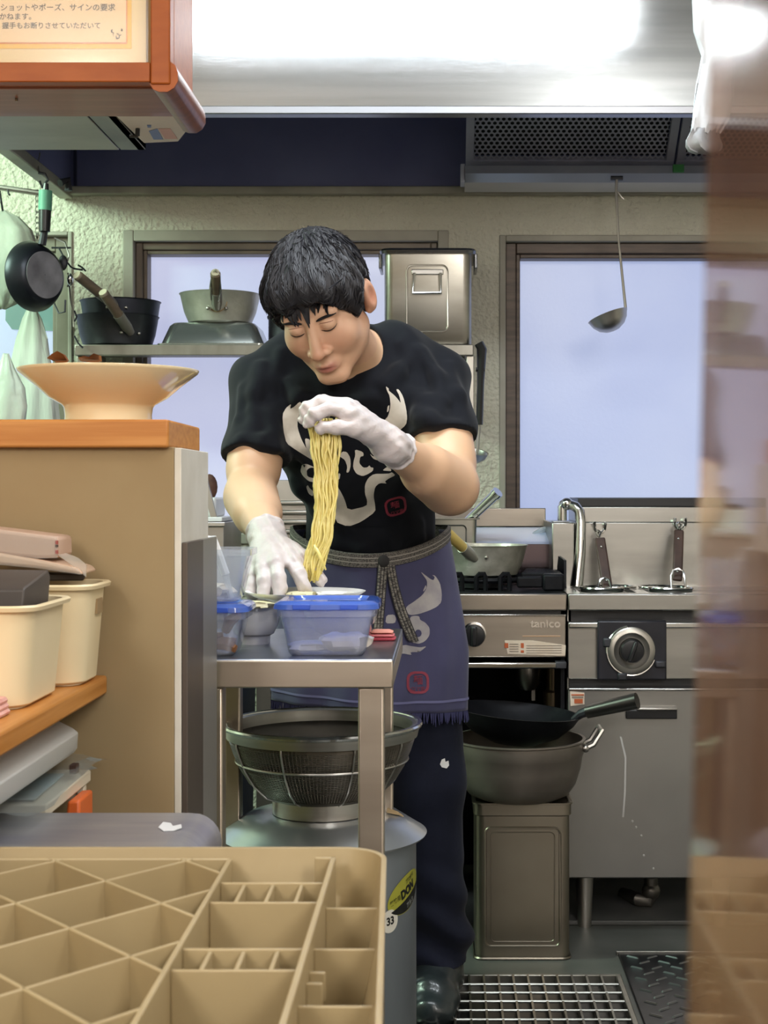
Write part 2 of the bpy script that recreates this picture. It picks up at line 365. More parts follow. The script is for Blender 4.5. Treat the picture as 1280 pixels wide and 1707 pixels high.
# ================================================================== wall shelf and what stands on it
shz = P(0, 573, 3.78).z
shelf = thing('wall_shelf', 'long steel wall shelf under the window behind the chef', 'shelf', (-.45, 3.9, shz))
sx0, sx1 = P(124, 0, 3.78).x, P(789, 0, 3.78).x
SHELF = mat('shelf_steel', '97938a', .4, .9, '847f76', 6, (3, 1, 1))
box('front_bar', sx0, sx1, 3.78, 3.80, shz-.030, shz-.002, SHELF, shelf)
for k in range(9): box('slat', sx0, sx1, 3.805+k*.027, 3.822+k*.027, shz-.012, shz, SHELF, shelf, .001)
box('end_bar', sx0, sx0+.02, 3.80, 4.045, shz-.030, shz-.012, SHELF, shelf); box('end_bar', sx1-.02, sx1, 3.80, 4.045, shz-.030, shz-.012, SHELF, shelf)
box('bracket', sx1-.018, sx1+.002, 3.79, 3.81, P(0, 712, 3.79).z, shz-.03, mat('post_steel', 'b3afa6', .35, .9), shelf)
box('bracket', sx1-.018, sx1+.002, 3.81, 4.045, P(0, 712, 3.79).z, P(0, 700, 3.79).z, SHELF, shelf)
box('bracket', sx0, sx0+.02, 3.80, 4.045, shz-.07, shz-.03, SHELF, shelf)
# hung ladle beside the bracket (black handle)
hk = thing('serving_ladle', 'steel ladle with black handle hung beside the shelf bracket, behind the elbow', 'ladle', P(803, 575, 3.83))
pts = [P(798, 572, 3.8), P(803, 582, 3.8), P(801, 640, 3.8), P(799, 708, 3.8)]
MB().tube(pts, [.012, .013, .009, .009], 8).build('handle', BLACK, hk)
MB().tube([P(793, 616, 3.8), P(808, 617, 3.8)], .006, 8).build('knob', BLACK, hk)
MB().tube([P(799, 708, 3.8), P(796, 748, 3.8), P(793, 765, 3.8)], .004, 6).build('shaft', STEELV, hk)
bc = P(788, 752, 3.79); br = .041
mb = MB(); mb.lathe([(.001, -br*.8), (br*.5, -br*.68), (br*.87, -br*.34), (br, 0), (br*1.03, .001), (br*.95, 0), (br*.82, -br*.3), (br*.45, -br*.6), (.001, -br*.7)], (0, 0, 0), 28)
mb.mul(Matrix.Translation(bc) @ Matrix.Rotation(R(12), 4, 'Y') @ Matrix.Rotation(R(14), 4, 'X')); mb.build('bowl', STEELV, hk)

def pan_prof(r0, r1, h, t=.003):
    return [(.001, 0), (r0*.85, 0), (r0, h*.06), (r0+(r1-r0)*.55, h*.42), (r1, h*.96), (r1+.003, h), (r1-t, h), (r0+(r1-r0)*.55-t, h*.42), (r0-t, h*.06+t), (.001, t)]
def bamboo(mb, a, b, r): mb.tube([a, a.lerp(b, .97), b], [r, r, r*.8], 14); return mb
BAMBOO = mat('weathered_bamboo', '6b5c48', .6, 0, '54473a', 10, (1, 1, 6)); BAMEND = mat('bamboo_end', 'b5ab92', .7)
FERR = mat('dull_ferrule', '8f8a80', .4, .7)
SOOT = mat('sooty_pan', '26282e', .45, .75, '4b4d50', 6, bump=.15, bs=60, contrast=(.4, .75))
def saucepan(label, c, r0, r1, h, m, ha, hb, hr, tilt=0, hm=BAMBOO):
    t = thing('saucepan', label, 'saucepan', c, 'saucepans with wooden handles')
    mb = MB().lathe(pan_prof(r0, r1, h), (0, 0, 0), 56); mb.mul(Matrix.Translation(c) @ Matrix.Rotation(R(tilt), 4, 'Y')); mb.build('pan', m, t)
    d = (hb-ha).normalized()
    bamboo(MB(), ha, hb, hr).build('handle', hm, t)
    MB().tube([ha-d*.035, ha-d*.01, ha+d*.035], [hr*.75, hr*1.1, hr*1.12], 14).build('ferrule', FERR if hm is BAMBOO else ALU, t)
    MB().tube([hb-d*.001, hb+d*.003], hr*.82, 14).build('handle_tip', BAMEND, t)
    cc = Vector((c[0], c[1], ha.z)); n = (ha-d*.035)-cc; n.normalize(); q = n.cross(Vector((0, 0, 1)))
    for e in (-1, 1): MB().sphere(cc+n*(r0*.25+r1*.75)*.985+q*e*.024, .005, 8, 6).build('rivet', STEELV, t)
    return t
zs = shz
c1 = Vector(P(196, 566, 3.9)); c1.z = zs
s39 = 3.9/F
c2 = c1.copy(); c2.z = zs+.052; c2.x = P(201, 0, 3.9).x
saucepan('sooty saucepan at the bottom of the nested pair on the shelf', c1, 56*s39, 67*s39, .083, SOOT, P(208, 540, 3.785), P(172, 488, 3.70), .013)
saucepan('black-stained saucepan nested on top of the sooty one', c2, 57*s39, 65*s39, .071, mat('black_pan', '1c1e25', .42, .7, '30323a', 5, bump=.12, bs=60), P(180, 500, 3.785), P(129, 459, 3.70), .013)
trc = thing('steel_tray', 'upturned stainless tray with a saucepan standing on it', 'tray', (P(350, 0, 3.88).x, 3.9, zs))
tx0, tx1 = P(262, 0, 3.82).x, P(443, 0, 3.82).x
cx, hx = (tx0+tx1)/2, (tx1-tx0)/2
th = .061
mb = MB().loft([rrect(cx, 3.915, hx, .11, .02, zs), rrect(cx, 3.915, hx, .11, .02, zs+.004), rrect(cx, 3.915, hx-.008, .10, .025, zs+.006), rrect(cx, 3.915, hx-.026, .088, .03, zs+th-.008), rrect(cx, 3.915, hx-.034, .080, .03, zs+th)])
mb.build('tray', mat('tray_bright', 'b4b7b3', .22, .85, '9a9e9a', 4), trc, label=None)
c3 = Vector((P(367, 0, 3.9).x, 3.9, zs+th))
saucepan('pale aluminium saucepan standing on the upturned steel tray', c3, 52*s39, 66*s39, .081, ALU, P(361, 500, 3.775), P(359, 455, 3.68), .013)
pale = [o for o in C.objects if o.get('label', '').startswith('pale aluminium')][0]
MB().tube([P(352, 500, 3.76), P(350, 480, 3.72), P(353, 458, 3.68), P(359, 449, 3.672), P(366, 458, 3.68), P(368, 482, 3.72), P(364, 502, 3.76)], .0022, 6).build('hanging_wire', CHROME, pale)
MB().lathe([(.024, 0), (.027, .001), (.024, .002)], (0, 0, 0), 20).mul(Matrix.Translation(P(362, 503, 3.808)) @ Matrix.Rotation(R(90), 4, 'X')).build('burn_ring', mat('burn_brown', '8a7350', .6), pale)
dp = thing('tall_pot', 'dark tall pot on the shelf half hidden by the chef\'s hair', 'pot', P(468, 572, 3.9)); c = Vector((P(484, 0, 3.9).x, 3.9, zs))
MB().lathe([(.001, 0), (.055, 0), (.058, .004), (.058, .075), (.061, .078), (.061, .082), (.055, .082), (.055, .006), (.001, .005)], c, 40).build('pot', DARKSTEEL, dp)
MB().lathe([(.062, .082), (.058, .088), (.02, .094), (.008, .096), (.009, .108), (.001, .11)], c, 32).build('lid', DARKSTEEL, dp)
# canister with a lid
cn = thing('steel_canister', 'square stainless canister with clipped lid at the end of the wall shelf', 'canister', (P(715, 0, 3.85).x, 3.9, zs))
kx0, kx1 = P(640, 0, 3.8).x, P(786, 0, 3.8).x; cx, hx = (kx0+kx1)/2, (kx1-kx0)/2; kz = P(0, 420, 3.8).z
CAN = mat('canister_steel', 'b0aea7', .3, 1, '98948a', 4, (1, 1, 3))
MB().loft([rrect(cx, 3.91, hx-.002, .105, .022, zs), rrect(cx, 3.91, hx, .107, .024, zs+.004), rrect(cx, 3.91, hx, .107, .024, kz)]).build('body', CAN, cn)
MB().loft([rrect(cx, 3.91, hx+.010, .117, .028, kz-.004), rrect(cx, 3.91, hx+.012, .119, .028, kz+.004), rrect(cx, 3.91, hx+.010, .117, .028, kz+.009), rrect(cx, 3.91, hx-.004, .10, .028, kz+.010), rrect(cx, 3.91, hx-.012, .095, .028, kz+.003)]).build('lid', mat('lid_dark', '77787a', .25, 1), cn)
for e in (-1, 1): box('clip', cx+e*(hx+.012)-.004, cx+e*(hx+.012)+.004, 3.85, 3.97, kz-.035, kz+.004, mat('lid_dark', '77787a', .25, 1), cn)
def ring2(mb, x0, x1, z0, z1, y, r, rad): return mb.tube([(a, y, b) for a, b, _ in rrect((x0+x1)/2, (z0+z1)/2, (x1-x0)/2, (z1-z0)/2, r, 0, 4)], rad, 6, closed=True)
yF = 3.91-.107
ring2(MB(), P(678, 0, 3.8).x, P(746, 0, 3.8).x, P(0, 553, 3.8).z, P(0, 442, 3.8).z, yF, .015, .0025).build('embossed_line', CAN, cn)
box('handle_plate', P(686, 0, 3.8).x, P(739, 0, 3.8).x, yF-.006, yF, P(0, 458, 3.8).z, P(0, 449, 3.8).z, CHROME, cn)
hp = MB().tube([P(691, 455, 3.79), P(688, 488, 3.785), P(735, 488, 3.785), P(734, 455, 3.79)], .004, 8); hp.build('bail_handle', CHROME, cn)

# ================================================================== left corner: hanging pan, rod, bags
rod = thing('hanging_rod', 'thin steel rod with hooks in the corner holding the pan', 'rod', P(40, 316, 3.7))
MB().tube([P(-120, 296, 3.7), P(66, 322, 3.7)], .0075, 10).build('bar', STEELV, rod)
MB().tube([P(64, 288, 3.68), P(75, 290, 3.68), P(80, 300, 3.68), P(70, 312, 3.69), P(66, 302, 3.69)], .0035, 6).build('hook', DARKSTEEL, rod)
MB().tube([P(12, 311, 3.7), P(14, 322, 3.69), P(16, 325, 3.68)], .0025, 6).build('hook', DARKSTEEL, rod)
MB().tube([P(66, 255, 3.72), P(62, 275, 3.7), P(66, 290, 3.69)], .003, 6).build('hook', STEELV, rod)
for k in range(9):
    cx_, cy_ = 62, 322+k*9
    MB().tube([P(cx_+3*math.cos(R(a)), cy_+6*math.sin(R(a)), 3.7+(.004*math.cos(R(a)) if k % 2 else 0)) for a in range(0, 360, 45)], .0012, 4, closed=True).build('chain_link', STEELV, rod)
fp = thing('frying_pan', 'small black frying pan hanging by its green-taped handle from the rod', 'frying pan', P(62, 450, 3.66))
ax = Vector((.84, -.54, .02)).normalized(); u = Vector((0, 0, 1)); v = ax.cross(u).normalized(); u = v.cross(ax)
Mx = Matrix((( v.x, u.x, ax.x, 0), (v.y, u.y, ax.y, 0), (v.z, u.z, ax.z, 0), (0, 0, 0, 1)))
pc = P(55, 461, 3.68)
pr = 59*3.68/F
mb = MB().lathe([(pr, -.002), (pr*1.0, .002), (pr*.93, .016), (pr*.80, .034), (pr*.70, .041), (pr*.66, .042), (.001, .0425)], n=56)
mb.lathe([(pr-.002, -.002), (pr*.90, .016), (pr*.76, .032), (pr*.6, .038), (.001, .0385)], n=56); mb.mul(Matrix.Translation(pc) @ Mx)
mb.build('pan', mat('pan_black', '17191f', .35, .5, '22252c', 4), fp)
mb = MB().lathe([(pr*.66, .041), (pr*.66, .0435), (.001, .0436)], n=48); mb.mul(Matrix.Translation(pc) @ Mx); mb.build('base_disc', mat('pan_base', '8a888c', .5, .3, '5a585c', 14, contrast=(.3, .7)), fp)
MB().tube([P(70, 408, 3.67), P(74, 385, 3.67), P(75, 380, 3.67)], [.010, .009, .009], 10).build('handle_neck', DARKSTEEL, fp)
MB().tube([P(74, 386, 3.66), P(75, 350, 3.66)], [.014, .0155], 12).build('handle', BLACK, fp)
MB().tube([P(75, 351, 3.66), P(76, 318, 3.66)], [.0165, .0165], 12).build('green_grip', mat('green_tape_grip', '5f9f86', .5), fp)
MB().tube([P(76, 318, 3.66), P(77, 306, 3.66)], [.008, .006], 8).build('handle_eye', BLACK, fp)
# white bags and cloths hanging in front of the corner window
BAG = mat('milky_plastic_bag', 'c3c7ba', .35, 0, 'b3bcae', 5, bump=.5, bs=9, dist=.02, sub=.1)
bag = thing('plastic_bag', 'round milky plastic bag hanging at the frame edge behind the pan', 'bag', P(8, 430, 3.8))
def bag_mesh(mb, cx, top, bot, prof, d, wob=.06, n=40, fold=9):
    loops = []
    for k, (t, hw) in enumerate(prof):
        y = top+(bot-top)*t; c = P(cx, y, d); r = hw*d/F
        loops.append([(c.x+r*math.cos(2*math.pi*i/n)*(1+wob*math.sin(fold*2*math.pi*i/n+1.3*k)), c.y+.45*r*math.sin(2*math.pi*i/n)*(1+wob*math.cos(fold*2*math.pi*i/n+k)), c.z+.002*math.sin(5*i)) for i in range(n)])
    return mb.loft(loops)
bag_mesh(MB(), 5, 352, 515, [(0, 6), (.06, 26), (.2, 48), (.4, 58), (.6, 58), (.8, 46), (.94, 24), (1, 4)], 3.82).build('bag', BAG, bag, 0, 60)
MB().tube([P(5, 354, 3.82), P(2, 335, 3.8), P(-2, 308, 3.7)], .003, 6).build('cord', DARKSTEEL, bag)
cl = thing('hanging_cloth', 'long white cloth hanging in folds below the frying pan', 'cloth', P(52, 600, 3.74))
bag_mesh(MB(), 53, 516, 712, [(0, 8), (.08, 15), (.25, 24), (.5, 33), (.75, 40), (1, 44)], 3.80, .13, 48, 7).build('drape', mat('white_cloth', 'babfb4', .8, 0, 'adb3a7', 6, (3, 3, .6), .3, 12, (4, 4, .4), .01), cl, 0, 60)
cl2 = thing('plastic_bag', 'crumpled clear-white bag hanging lowest, at the frame edge beside the white cloth', 'bag', P(10, 640, 3.75))
bag_mesh(MB(), 10, 590, 716, [(0, 5), (.2, 14), (.45, 30), (.7, 36), (1, 30)], 3.66, .10, 40, 6).build('bag', BAG, cl2, 0, 60)
mb = MB(); pts = [(10, 490), (90, 490), (92, 552), (62, 551), (20, 549), (9, 534)]
mb.prism([P(x, y, WY+.084) for x, y in pts], (0, .002, 0)); mb.build('green_film', clear('green_sheet_film', 'c8ddd4', .45, 'a8c8bc'), win1, label='pale green film')
# a tangle of wire hooks and small tools on the window post
wt = thing('wire_hooks', 'tangle of thin wire hooks hanging at the window post behind the pan', 'hooks', P(110, 450, 3.75)); wt['label'] = 'tangle of thin wire hooks on the window post behind the pan'
wt.name = 'hook_rack'
for pts in ([(91, 396), (108, 404), (115, 425), (112, 438)], [(86, 413), (118, 413)], [(98, 413), (108, 432), (118, 445), (124, 448), (138, 450)], [(90, 505), (98, 522), (108, 520), (109, 500)], [(115, 470), (118, 500), (122, 520), (123, 545)], [(113, 455), (119, 470), (112, 478)], [(130, 442), (137, 446), (143, 452)], [(124, 518), (128, 528), (124, 536)], [(124, 560), (130, 572), (138, 580)]):
    MB().tube([P(x, y, 3.76) for x, y in pts], .0025, 6).build('wire', STEELV if pts[0][0] % 2 else DARKSTEEL, wt)
MB().sphere(P(105, 438, 3.75), (.012, .01, .02), 10, 8).build('clip', DARKSTEEL, wt); MB().sphere(P(117, 466, 3.75), (.008, .008, .016), 10, 8).build('clip', CHROME, wt)

# sink back and tool box behind the chef
sk = thing('louvred_panel', 'ridged stainless splash panel behind the chef\'s arm', 'panel', P(460, 880, 3.9))
x0, x1 = P(425, 0, 3.8).x, P(560, 0, 3.8).x
box('panel', x0, x1, 3.82, 3.9, 0, P(0, 800, 3.82).z, STEELV, sk)
for k in range(8):
    z = P(0, 838+k*16, 3.81).z; box('ridge', x0+.01, x1-.01, 3.805, 3.82, z-.006, z+.006, STEELV, sk, .004)
wb = thing('utensil_box', 'white utensil box holding brown-handled tools behind the chef', 'box', P(345, 850, 3.5))
x0, x1 = P(300, 0, 3.5).x, P(371, 0, 3.5).x
cab = thing('back_cabinet', 'grey steel cabinet under the utensil box', 'cabinet', P(330, 900, 3.6))
box('body', P(290, 0, 3.5).x, P(373, 0, 3.5).x, 3.5, 3.8, 0, P(0, 871, 3.5).z, STEELV, cab)
box('top_edge', P(290, 0, 3.5).x-.004, P(373, 0, 3.5).x+.004, 3.49, 3.5, P(0, 878, 3.5).z, P(0, 870, 3.5).z, STEEL, cab)
box('tray', x0, x1-.004, 3.52, 3.72, P(0, 870, 3.52).z, P(0, 862, 3.52).z, WHITEPL, wb)
box('bin', x0, P(360, 0, 3.55).x, 3.55, 3.70, P(0, 862, 3.55).z, P(0, 829, 3.55).z, WHITEPL, wb, .006)
MB().tube([P(339, 796, 3.53), P(359, 870, 3.53)], [.012, .009], 4).build('spatula', STEELV, wb)
MB().sphere(P(349, 812, 3.57), (.020, .014, .032), 12, 8).build('brush_head', mat('brown_bristle', '4a2f26', .8, 0, '6b4a3c', 40), wb)
MB().sphere(P(328, 828, 3.57), (.03, .02, .012), 12, 8).build('dark_tool', BLACK, wb)
# ================================================================== gas range
FY = 3.38
def X(px, d=FY): return (px-VX)*d/F
def Z(py, d=FY): return H-(py-VY)*d/F
zt = Z(990)
st = thing('gas_range', 'stainless gas range with open dark space below, beside the noodle boiler', 'stove', (.1, 3.6, 0))
x0, x1 = X(640), X(944.5)
RANGE = mat('range_steel', 'b7aea4', .3, 1, 'a59c91', 4, (.6, 1, 5), .05, 40, (.5, 20, 30), .0006)
box('top_band', x0, x1, FY, FY+.02, Z(1018), zt, RANGE, st, .003)
box('hob_top', x0, x1, FY+.02, 3.98, zt-.02, zt-.004, DARKSTEEL, st, .002)
box('dark_gap', x0+.005, x1-.003, FY+.03, FY+.06, Z(1030), Z(1016), BLACK, st, 0)
box('control_panel', x0, x1-.002, FY+.004, FY+.05, Z(1096), Z(1025), RANGE, st, .002)
box('panel_lip', x0, x1-.002, FY-.004, FY+.006, Z(1027), Z(1024), CHROME, st, .001)
box('rail', x0, X(940), FY-.02, FY+.01, Z(1113), Z(1103), CHROME, st, .003)
box('rail_end', X(925), X(943), FY-.022, FY+.012, Z(1113), Z(1102), DARKSTEEL, st, .002)
box('side_panel', x1-.012, x1-.002, FY+.03, 3.98, .02, zt-.02, BLACKIRON, st, .001)
box('side_panel', x0, x0+.01, FY+.03, 3.98, .02, zt-.02, BLACKIRON, st, .001)
box('back_panel', x0, x1-.003, 3.97, 3.98, .02, zt-.02, BLACKIRON, st, 0)
mb = MB(); kc = P(790, 1059, FY); k = FY/F
def knob(mb, c, prof, n=36):
    """profile (radius, distance out) turned about the axis that points at the room"""
    return mb.loft([[(c[0]+r*math.cos(2*math.pi*i/n), c[1]-h, c[2]+r*math.sin(2*math.pi*i/n)) for i in range(n)] for r, h in prof])
knob(MB(), (kc.x, FY+.004, kc.z+2*k), [(20*k, 0), (20*k, .006), (17*k, .007)]).build('knob_ring', CHROME, st)
kn = knob(MB(), (kc.x, FY+.002, kc.z), [(18.5*k, 0), (18.5*k, .016), (17*k, .02), (14*k, .021)]).build('knob', BLACK, st)
box('knob_grip', kc.x-.007, kc.x+.007, FY-.036, FY-.016, kc.z-17*k, kc.z+17*k, BLACK, kn, .004)
text('brand_lettering', 'tanico', 19*k, (X(884), FY+.003, Z(1046)), mat('embossed_steel', 'e6e0d8', .25, 1), st, .0003, .0014, xs=1.08, rot=0)
box('trim_line', X(871), X(934), FY+.002, FY+.004, Z(1061.5), Z(1060), mat('copper_line', 'd0b294', .3, 1), st, 0)
LAB = mat('sticker_paper', 'd6c9b8', .5, 0, 'cbb9a4', 30)
MB().prism([P(841, 1068, FY), P(870, 1068, FY), P(887, 1068, FY), P(943, 1076, FY), P(942, 1093, FY), P(846, 1090, FY)], (0, .006, 0)).build('warning_sticker', LAB, st, label='worn warning sticker')
REDST = mat('sticker_red', 'b0552c', .5)
for a in ((841, 1072, 847, 1080), (868, 1072, 873, 1080), (868, 1084, 873, 1088)): box('sticker_mark', X(a[0]), X(a[2]), FY-.001, FY+.001, Z(a[3]), Z(a[1]), REDST, st, 0)
GREYINK = mat('grey_ink', '857a70', .6)
for y in (1073, 1077, 1081, 1085):
    box('sticker_line', X(849), X(864), FY-.001, FY+.001, Z(y+1.2), Z(y), GREYINK, st, 0); box('sticker_line', X(877), X(936), FY-.001, FY+.001, Z(y+3.6), Z(y+2.6), GREYINK, st, 0)
# burner pipes under the hob
MB().lathe([(.001, 0), (.018, .004), (.03, .02), (.033, .06), (.03, .075), (.02, .08), (.001, .082)], P(880, 1152, 3.62), 20).build('burner_valve', STEELV, st)
MB().lathe([(.018, 0), (.018, .10), (.022, .10)], P(923, 1180, 3.62), 18, True, True).build('burner_pipe', mat('old_brass', '8d7b63', .35, .9), st)
MB().lathe([(.026, 0), (.026, .04), (.02, .045)], P(923, 1180, 3.62), 18, True, True).build('pipe_nut', mat('old_brass', '8d7b63', .35, .9), st)
box('pipe_bracket', X(886, 3.66), X(892, 3.66), 3.66, 3.68, Z(1168, 3.66), Z(1118, 3.66), STEELV, st, 0)
# trivets
for (ax_, bx_) in ((756, 800), (808, 850)):
    mb = MB()
# front feet of the ring burner grate
gz = zt+.001
for px in (764, 803, 843):
    MB().tube([P(px-9, 985, 3.48), P(px-9, 962, 3.48), P(px-4, 957, 3.48), P(px+4, 957, 3.48), P(px+6, 962, 3.48), P(px+6, 985, 3.48)], .006, 6).build('grate_foot', BLACKIRON, st)
for k2 in range(8):
    a = R(45*k2+22); c = P(803, 960, 3.62); MB().tube([(c.x+.13*math.cos(a), c.y+.13*math.sin(a), c.z), (c.x+.04*math.cos(a), c.y+.04*math.sin(a), c.z-.003)], .006, 6).build('grate_finger', BLACKIRON, st)
c = P(803, 963, 3.62); MB().tube([(c.x+.13*math.cos(R(a)), c.y+.13*math.sin(R(a)), c.z) for a in range(0, 360, 10)], .007, 6, closed=True).build('grate_ring', BLACKIRON, st)
MB().lathe([(.05, 0), (.055, .02), (.03, .03), (.001, .03)], (c.x, c.y, zt), 24).build('burner', mat('burner_iron', '4a4a4c', .5, .7), st)
box('grate_block', X(905, 3.46), X(941, 3.46), 3.46, 3.50, zt, Z(957, 3.46), BLACKIRON, st, .006)
box('grate_side', X(862, 3.47), X(905, 3.47), 3.47, 3.49, zt+.008, Z(962, 3.46), BLACKIRON, st, .004)
for k2 in range(5): box('grate_bar', X(884+k2*2, 3.5)-.02+.002*k2, X(938, 3.5), 3.52+k2*.045, 3.535+k2*.045, zt+.025, Z(957, 3.46), BLACKIRON, st, .003)
MB().prism([P(921, 920, 3.70), P(940, 934, 3.62), P(940, 975, 3.60), P(940, 985, 3.60), P(921, 985, 3.70)], (.006, 0, 0)).build('wind_guard', BLACKIRON, st)
# back guard: upper plate, sloping ledge, dark polished face
bx0, bx1 = X(680, 3.85), X(916, 3.85)
box('back_guard', bx0, bx1-.002, 3.97, 3.99, Z(878, 3.97), Z(847, 3.97), RANGE, st, .002)
for gx_ in (bx0+.01, X(775, 3.97)): box('guard_post', gx_, gx_+.02, 3.975, 3.985, zt-.02, Z(878, 3.97), RANGE, st, .001)
MB().tube([P(918, 884, 3.9), P(905, 885, 3.9), P(893, 892, 3.88), P(885, 903, 3.86), P(882, 925, 3.84)], .011, 10).build('hose', clear('hose_clear', 'dfe9ee', .35), st)
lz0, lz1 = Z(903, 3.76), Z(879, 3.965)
MB().loft([[(bx0, 3.76, lz0), (bx1, 3.76, lz0), (bx1, 3.76, lz0-.006), (bx0, 3.76, lz0-.006)], [(bx0, 3.965, lz1), (bx1, 3.965, lz1), (bx1, 3.965, lz1-.006), (bx0, 3.965, lz1-.006)]]).build('ledge', mat('ledge_window_tint', 'b4c0de', .3, .2), st)  # pale blue in the colour stands for the window's reflection
box('back_face', bx0, bx1, 3.762, 3.775, zt-.02, lz0-.007, mat('polished_dark_steel', '6d6268', .15, 1), st, 0)
# saucepan on the hob
pc = Vector((X(806, 3.6), 3.6, c.z+.006)); s = 3.6/F
t = saucepan('hammered pale saucepan with yellow wooden handle cooking on the range', pc, 56*s, 72*s, .076, mat('hammered_pan', 'd9d7ca', .32, .45, 'a9a899', 20, bump=.35, bs=110, dist=.002), P(781, 922, 3.455), P(744, 887, 3.36), .0125, 0, mat('yellow_wood', 'c9b268', .5, 0, 'b89f55', 10))
# steel container with a ladle at the back of the hob
ct = thing('food_container', 'square stainless food container behind the range, a ladle handle sticking out', 'container', P(760, 905, 3.72))
x0, x1 = X(680, 3.70), X(800, 3.70)
ztop = Z(864, 3.70)
MB().loft([rrect((x0+x1)/2, 3.765, (x1-x0)/2-.012, .06, .012, zt-.004), rrect((x0+x1)/2, 3.765, (x1-x0)/2-.008, .064, .014, ztop-.004), rrect((x0+x1)/2, 3.765, (x1-x0)/2, .07, .014, ztop-.002), rrect((x0+x1)/2, 3.765, (x1-x0)/2, .07, .014, ztop), rrect((x0+x1)/2, 3.765, (x1-x0)/2-.010, .06, .012, ztop), rrect((x0+x1)/2, 3.765, (x1-x0)/2-.014, .056, .012, zt+.01)]).build('pan', CAN, ct)
ring2(MB(), x0+.02, x1-.035, zt+.0, ztop-.018, 3.70, .01, .002).build('embossed_line', mat('lid_dark', '77787a', .25, 1), ct)
ll = thing('ladle', 'thick tubular ladle handle leaning out of the food container', 'ladle', P(800, 850, 3.72))
MB().tube([P(770, 878, 3.74), P(826, 824, 3.68)], [.011, .013], 12).build('handle', CHROME, ll)
MB().tube([P(825, 825, 3.68), P(830, 820, 3.675)], [.015, .015], 12).build('handle_end', CHROME, ll)

# ================================================================== noodle boiler
nb = thing('noodle_boiler', 'stainless noodle boiler with big dial and a door, beside the gas range', 'boiler', (.55, 3.6, 0))
x0, x1 = X(947), X(1330)
BOIL = mat('boiler_steel', 'b0aea9', .3, 1, 'a09e99', 4, (.6, 1, 5), .05, 40, (.5, 20, 30), .0006)
box('top_band', x0, x1, FY, FY+.02, Z(1018), zt, BOIL, nb, .003)
hz_ = zt
ty0, ty1 = FY+.02, 3.70
# deck with round openings: rings set into a dark water bath
box('deck', x0, x1, ty0, 3.98, zt-.03, zt-.012, mat('boiler_water', '39403f', .12, .3), nb, 0)
mb = MB(); mb.box(x0, x1, ty0, ty0+.045, zt-.012, zt-.002); mb.box(x0, x0+.035, ty0+.045, ty1, zt-.012, zt-.002); mb.box(x0+.035, x1, ty1-.035, ty1, zt-.012, zt-.002); mb.box(X(1062, 3.55)-.015, X(1062, 3.55)+.015, ty0+.045, ty1-.035, zt-.012, zt-.002); mb.build('deck_frame', BOIL, nb, .001)
box('recess', x0+.003, x1, FY+.03, FY+.06, Z(1040), Z(1017), BLACK, nb, 0)
box('control_panel', x0, x1, FY+.01, FY+.06, Z(1133), Z(1037), BOIL, nb, .002)
box('panel_fold', x0, x1, FY-.006, FY+.01, Z(1047), Z(1037), CHROME, nb, .003)
box('dial_plate', X(995), X(1110), FY-.012, FY+.012, Z(1133), Z(1034), mat('dial_black', '1a1a20', .3, .2, '2a2a32', 12), nb, .004)
kc = P(1053, 1085, FY-.02); k = FY/F
drg = knob(MB(), (kc.x, FY-.012, kc.z), [(39*k, 0), (39*k, .006), (36*k, .009), (30*k, .010), (25*k, .004), (21*k, .003), (21*k, 0)]).build('dial_ring', mat('dial_steel', 'a8a49c', .35, .9), nb)
MB().tube([(kc.x+41*k*math.cos(R(a)), FY-.016, kc.z+41*k*math.sin(R(a))) for a in range(100, 345, 7)], .0022, 6).build('dial_wire', CHROME, nb)
knob(MB(), (kc.x, FY-.014, kc.z), [(20*k, 0), (20*k, .018), (18*k, .022), (14*k, .023)]).build('dial_knob', BLACK, drg)
mb = MB().box(-.005, .005, -.012, 0, -18*k, 18*k); mb.mul(Matrix.Translation((kc.x, FY-.036, kc.z)) @ Matrix.Rotation(R(20), 4, 'Y')); mb.build('dial_grip', BLACK, drg, .003)
for a in ((1004, 1062, 1018, 1078), (1028, 1120, 1044, 1133), (1090, 1100, 1108, 1112)): box('dial_fitting', X(a[0]), X(a[2]), FY-.02, FY-.01, Z(a[3]), Z(a[1]), DARKSTEEL, nb, .004)
box('door_gap', x0+.004, x1, FY+.02, FY+.05, Z(1152), Z(1131), BLACK, nb, 0)
box('door', x0, x1, FY+.004, FY+.03, Z(1465), Z(1150), mat('door_steel', '9c9a96', .36, .95, '8c8a87', 3, (1, 1, 1), .04, 40, (.5, 20, 30), .0006), nb, .003)
box('door_lip', x0, x1, FY-.004, FY+.006, Z(1151), Z(1147), CHROME, nb, .002)
box('door_handle', X(1043), X(1128), FY-.006, FY+.006, Z(1198), Z(1183), BLACK, nb, .002)
box('door_handle_lip', X(1060), X(1128), FY-.012, FY, Z(1183), Z(1179), STEELV, nb, .002)
MB().prism([P(950, 1152, FY-.002), P(974, 1155, FY-.002), P(974, 1174, FY-.002), P(951, 1177, FY-.002)], (0, .004, 0)).build('door_sticker', LAB, nb, label='small red and white sticker')
box('sticker_mark', X(952), X(973), FY-.004, FY-.001, Z(1159), Z(1157), REDST, nb, 0); box('sticker_mark', X(957), X(971), FY-.004, FY-.001, Z(1172), Z(1165), REDST, nb, 0)
box('sticker_line', X(953), X(972), FY-.004, FY-.001, Z(1163), Z(1161), GREYINK, nb, 0)
box('side_panel', x0, x0+.01, FY+.03, 3.98, Z(1465), zt-.03, BOIL, nb, .001)
box('back_panel', x0+.01, x1, 3.90, 3.91, .013, zt-.03, BLACKIRON, nb, 0)  # black down to the floor, standing in for the shade under the boiler
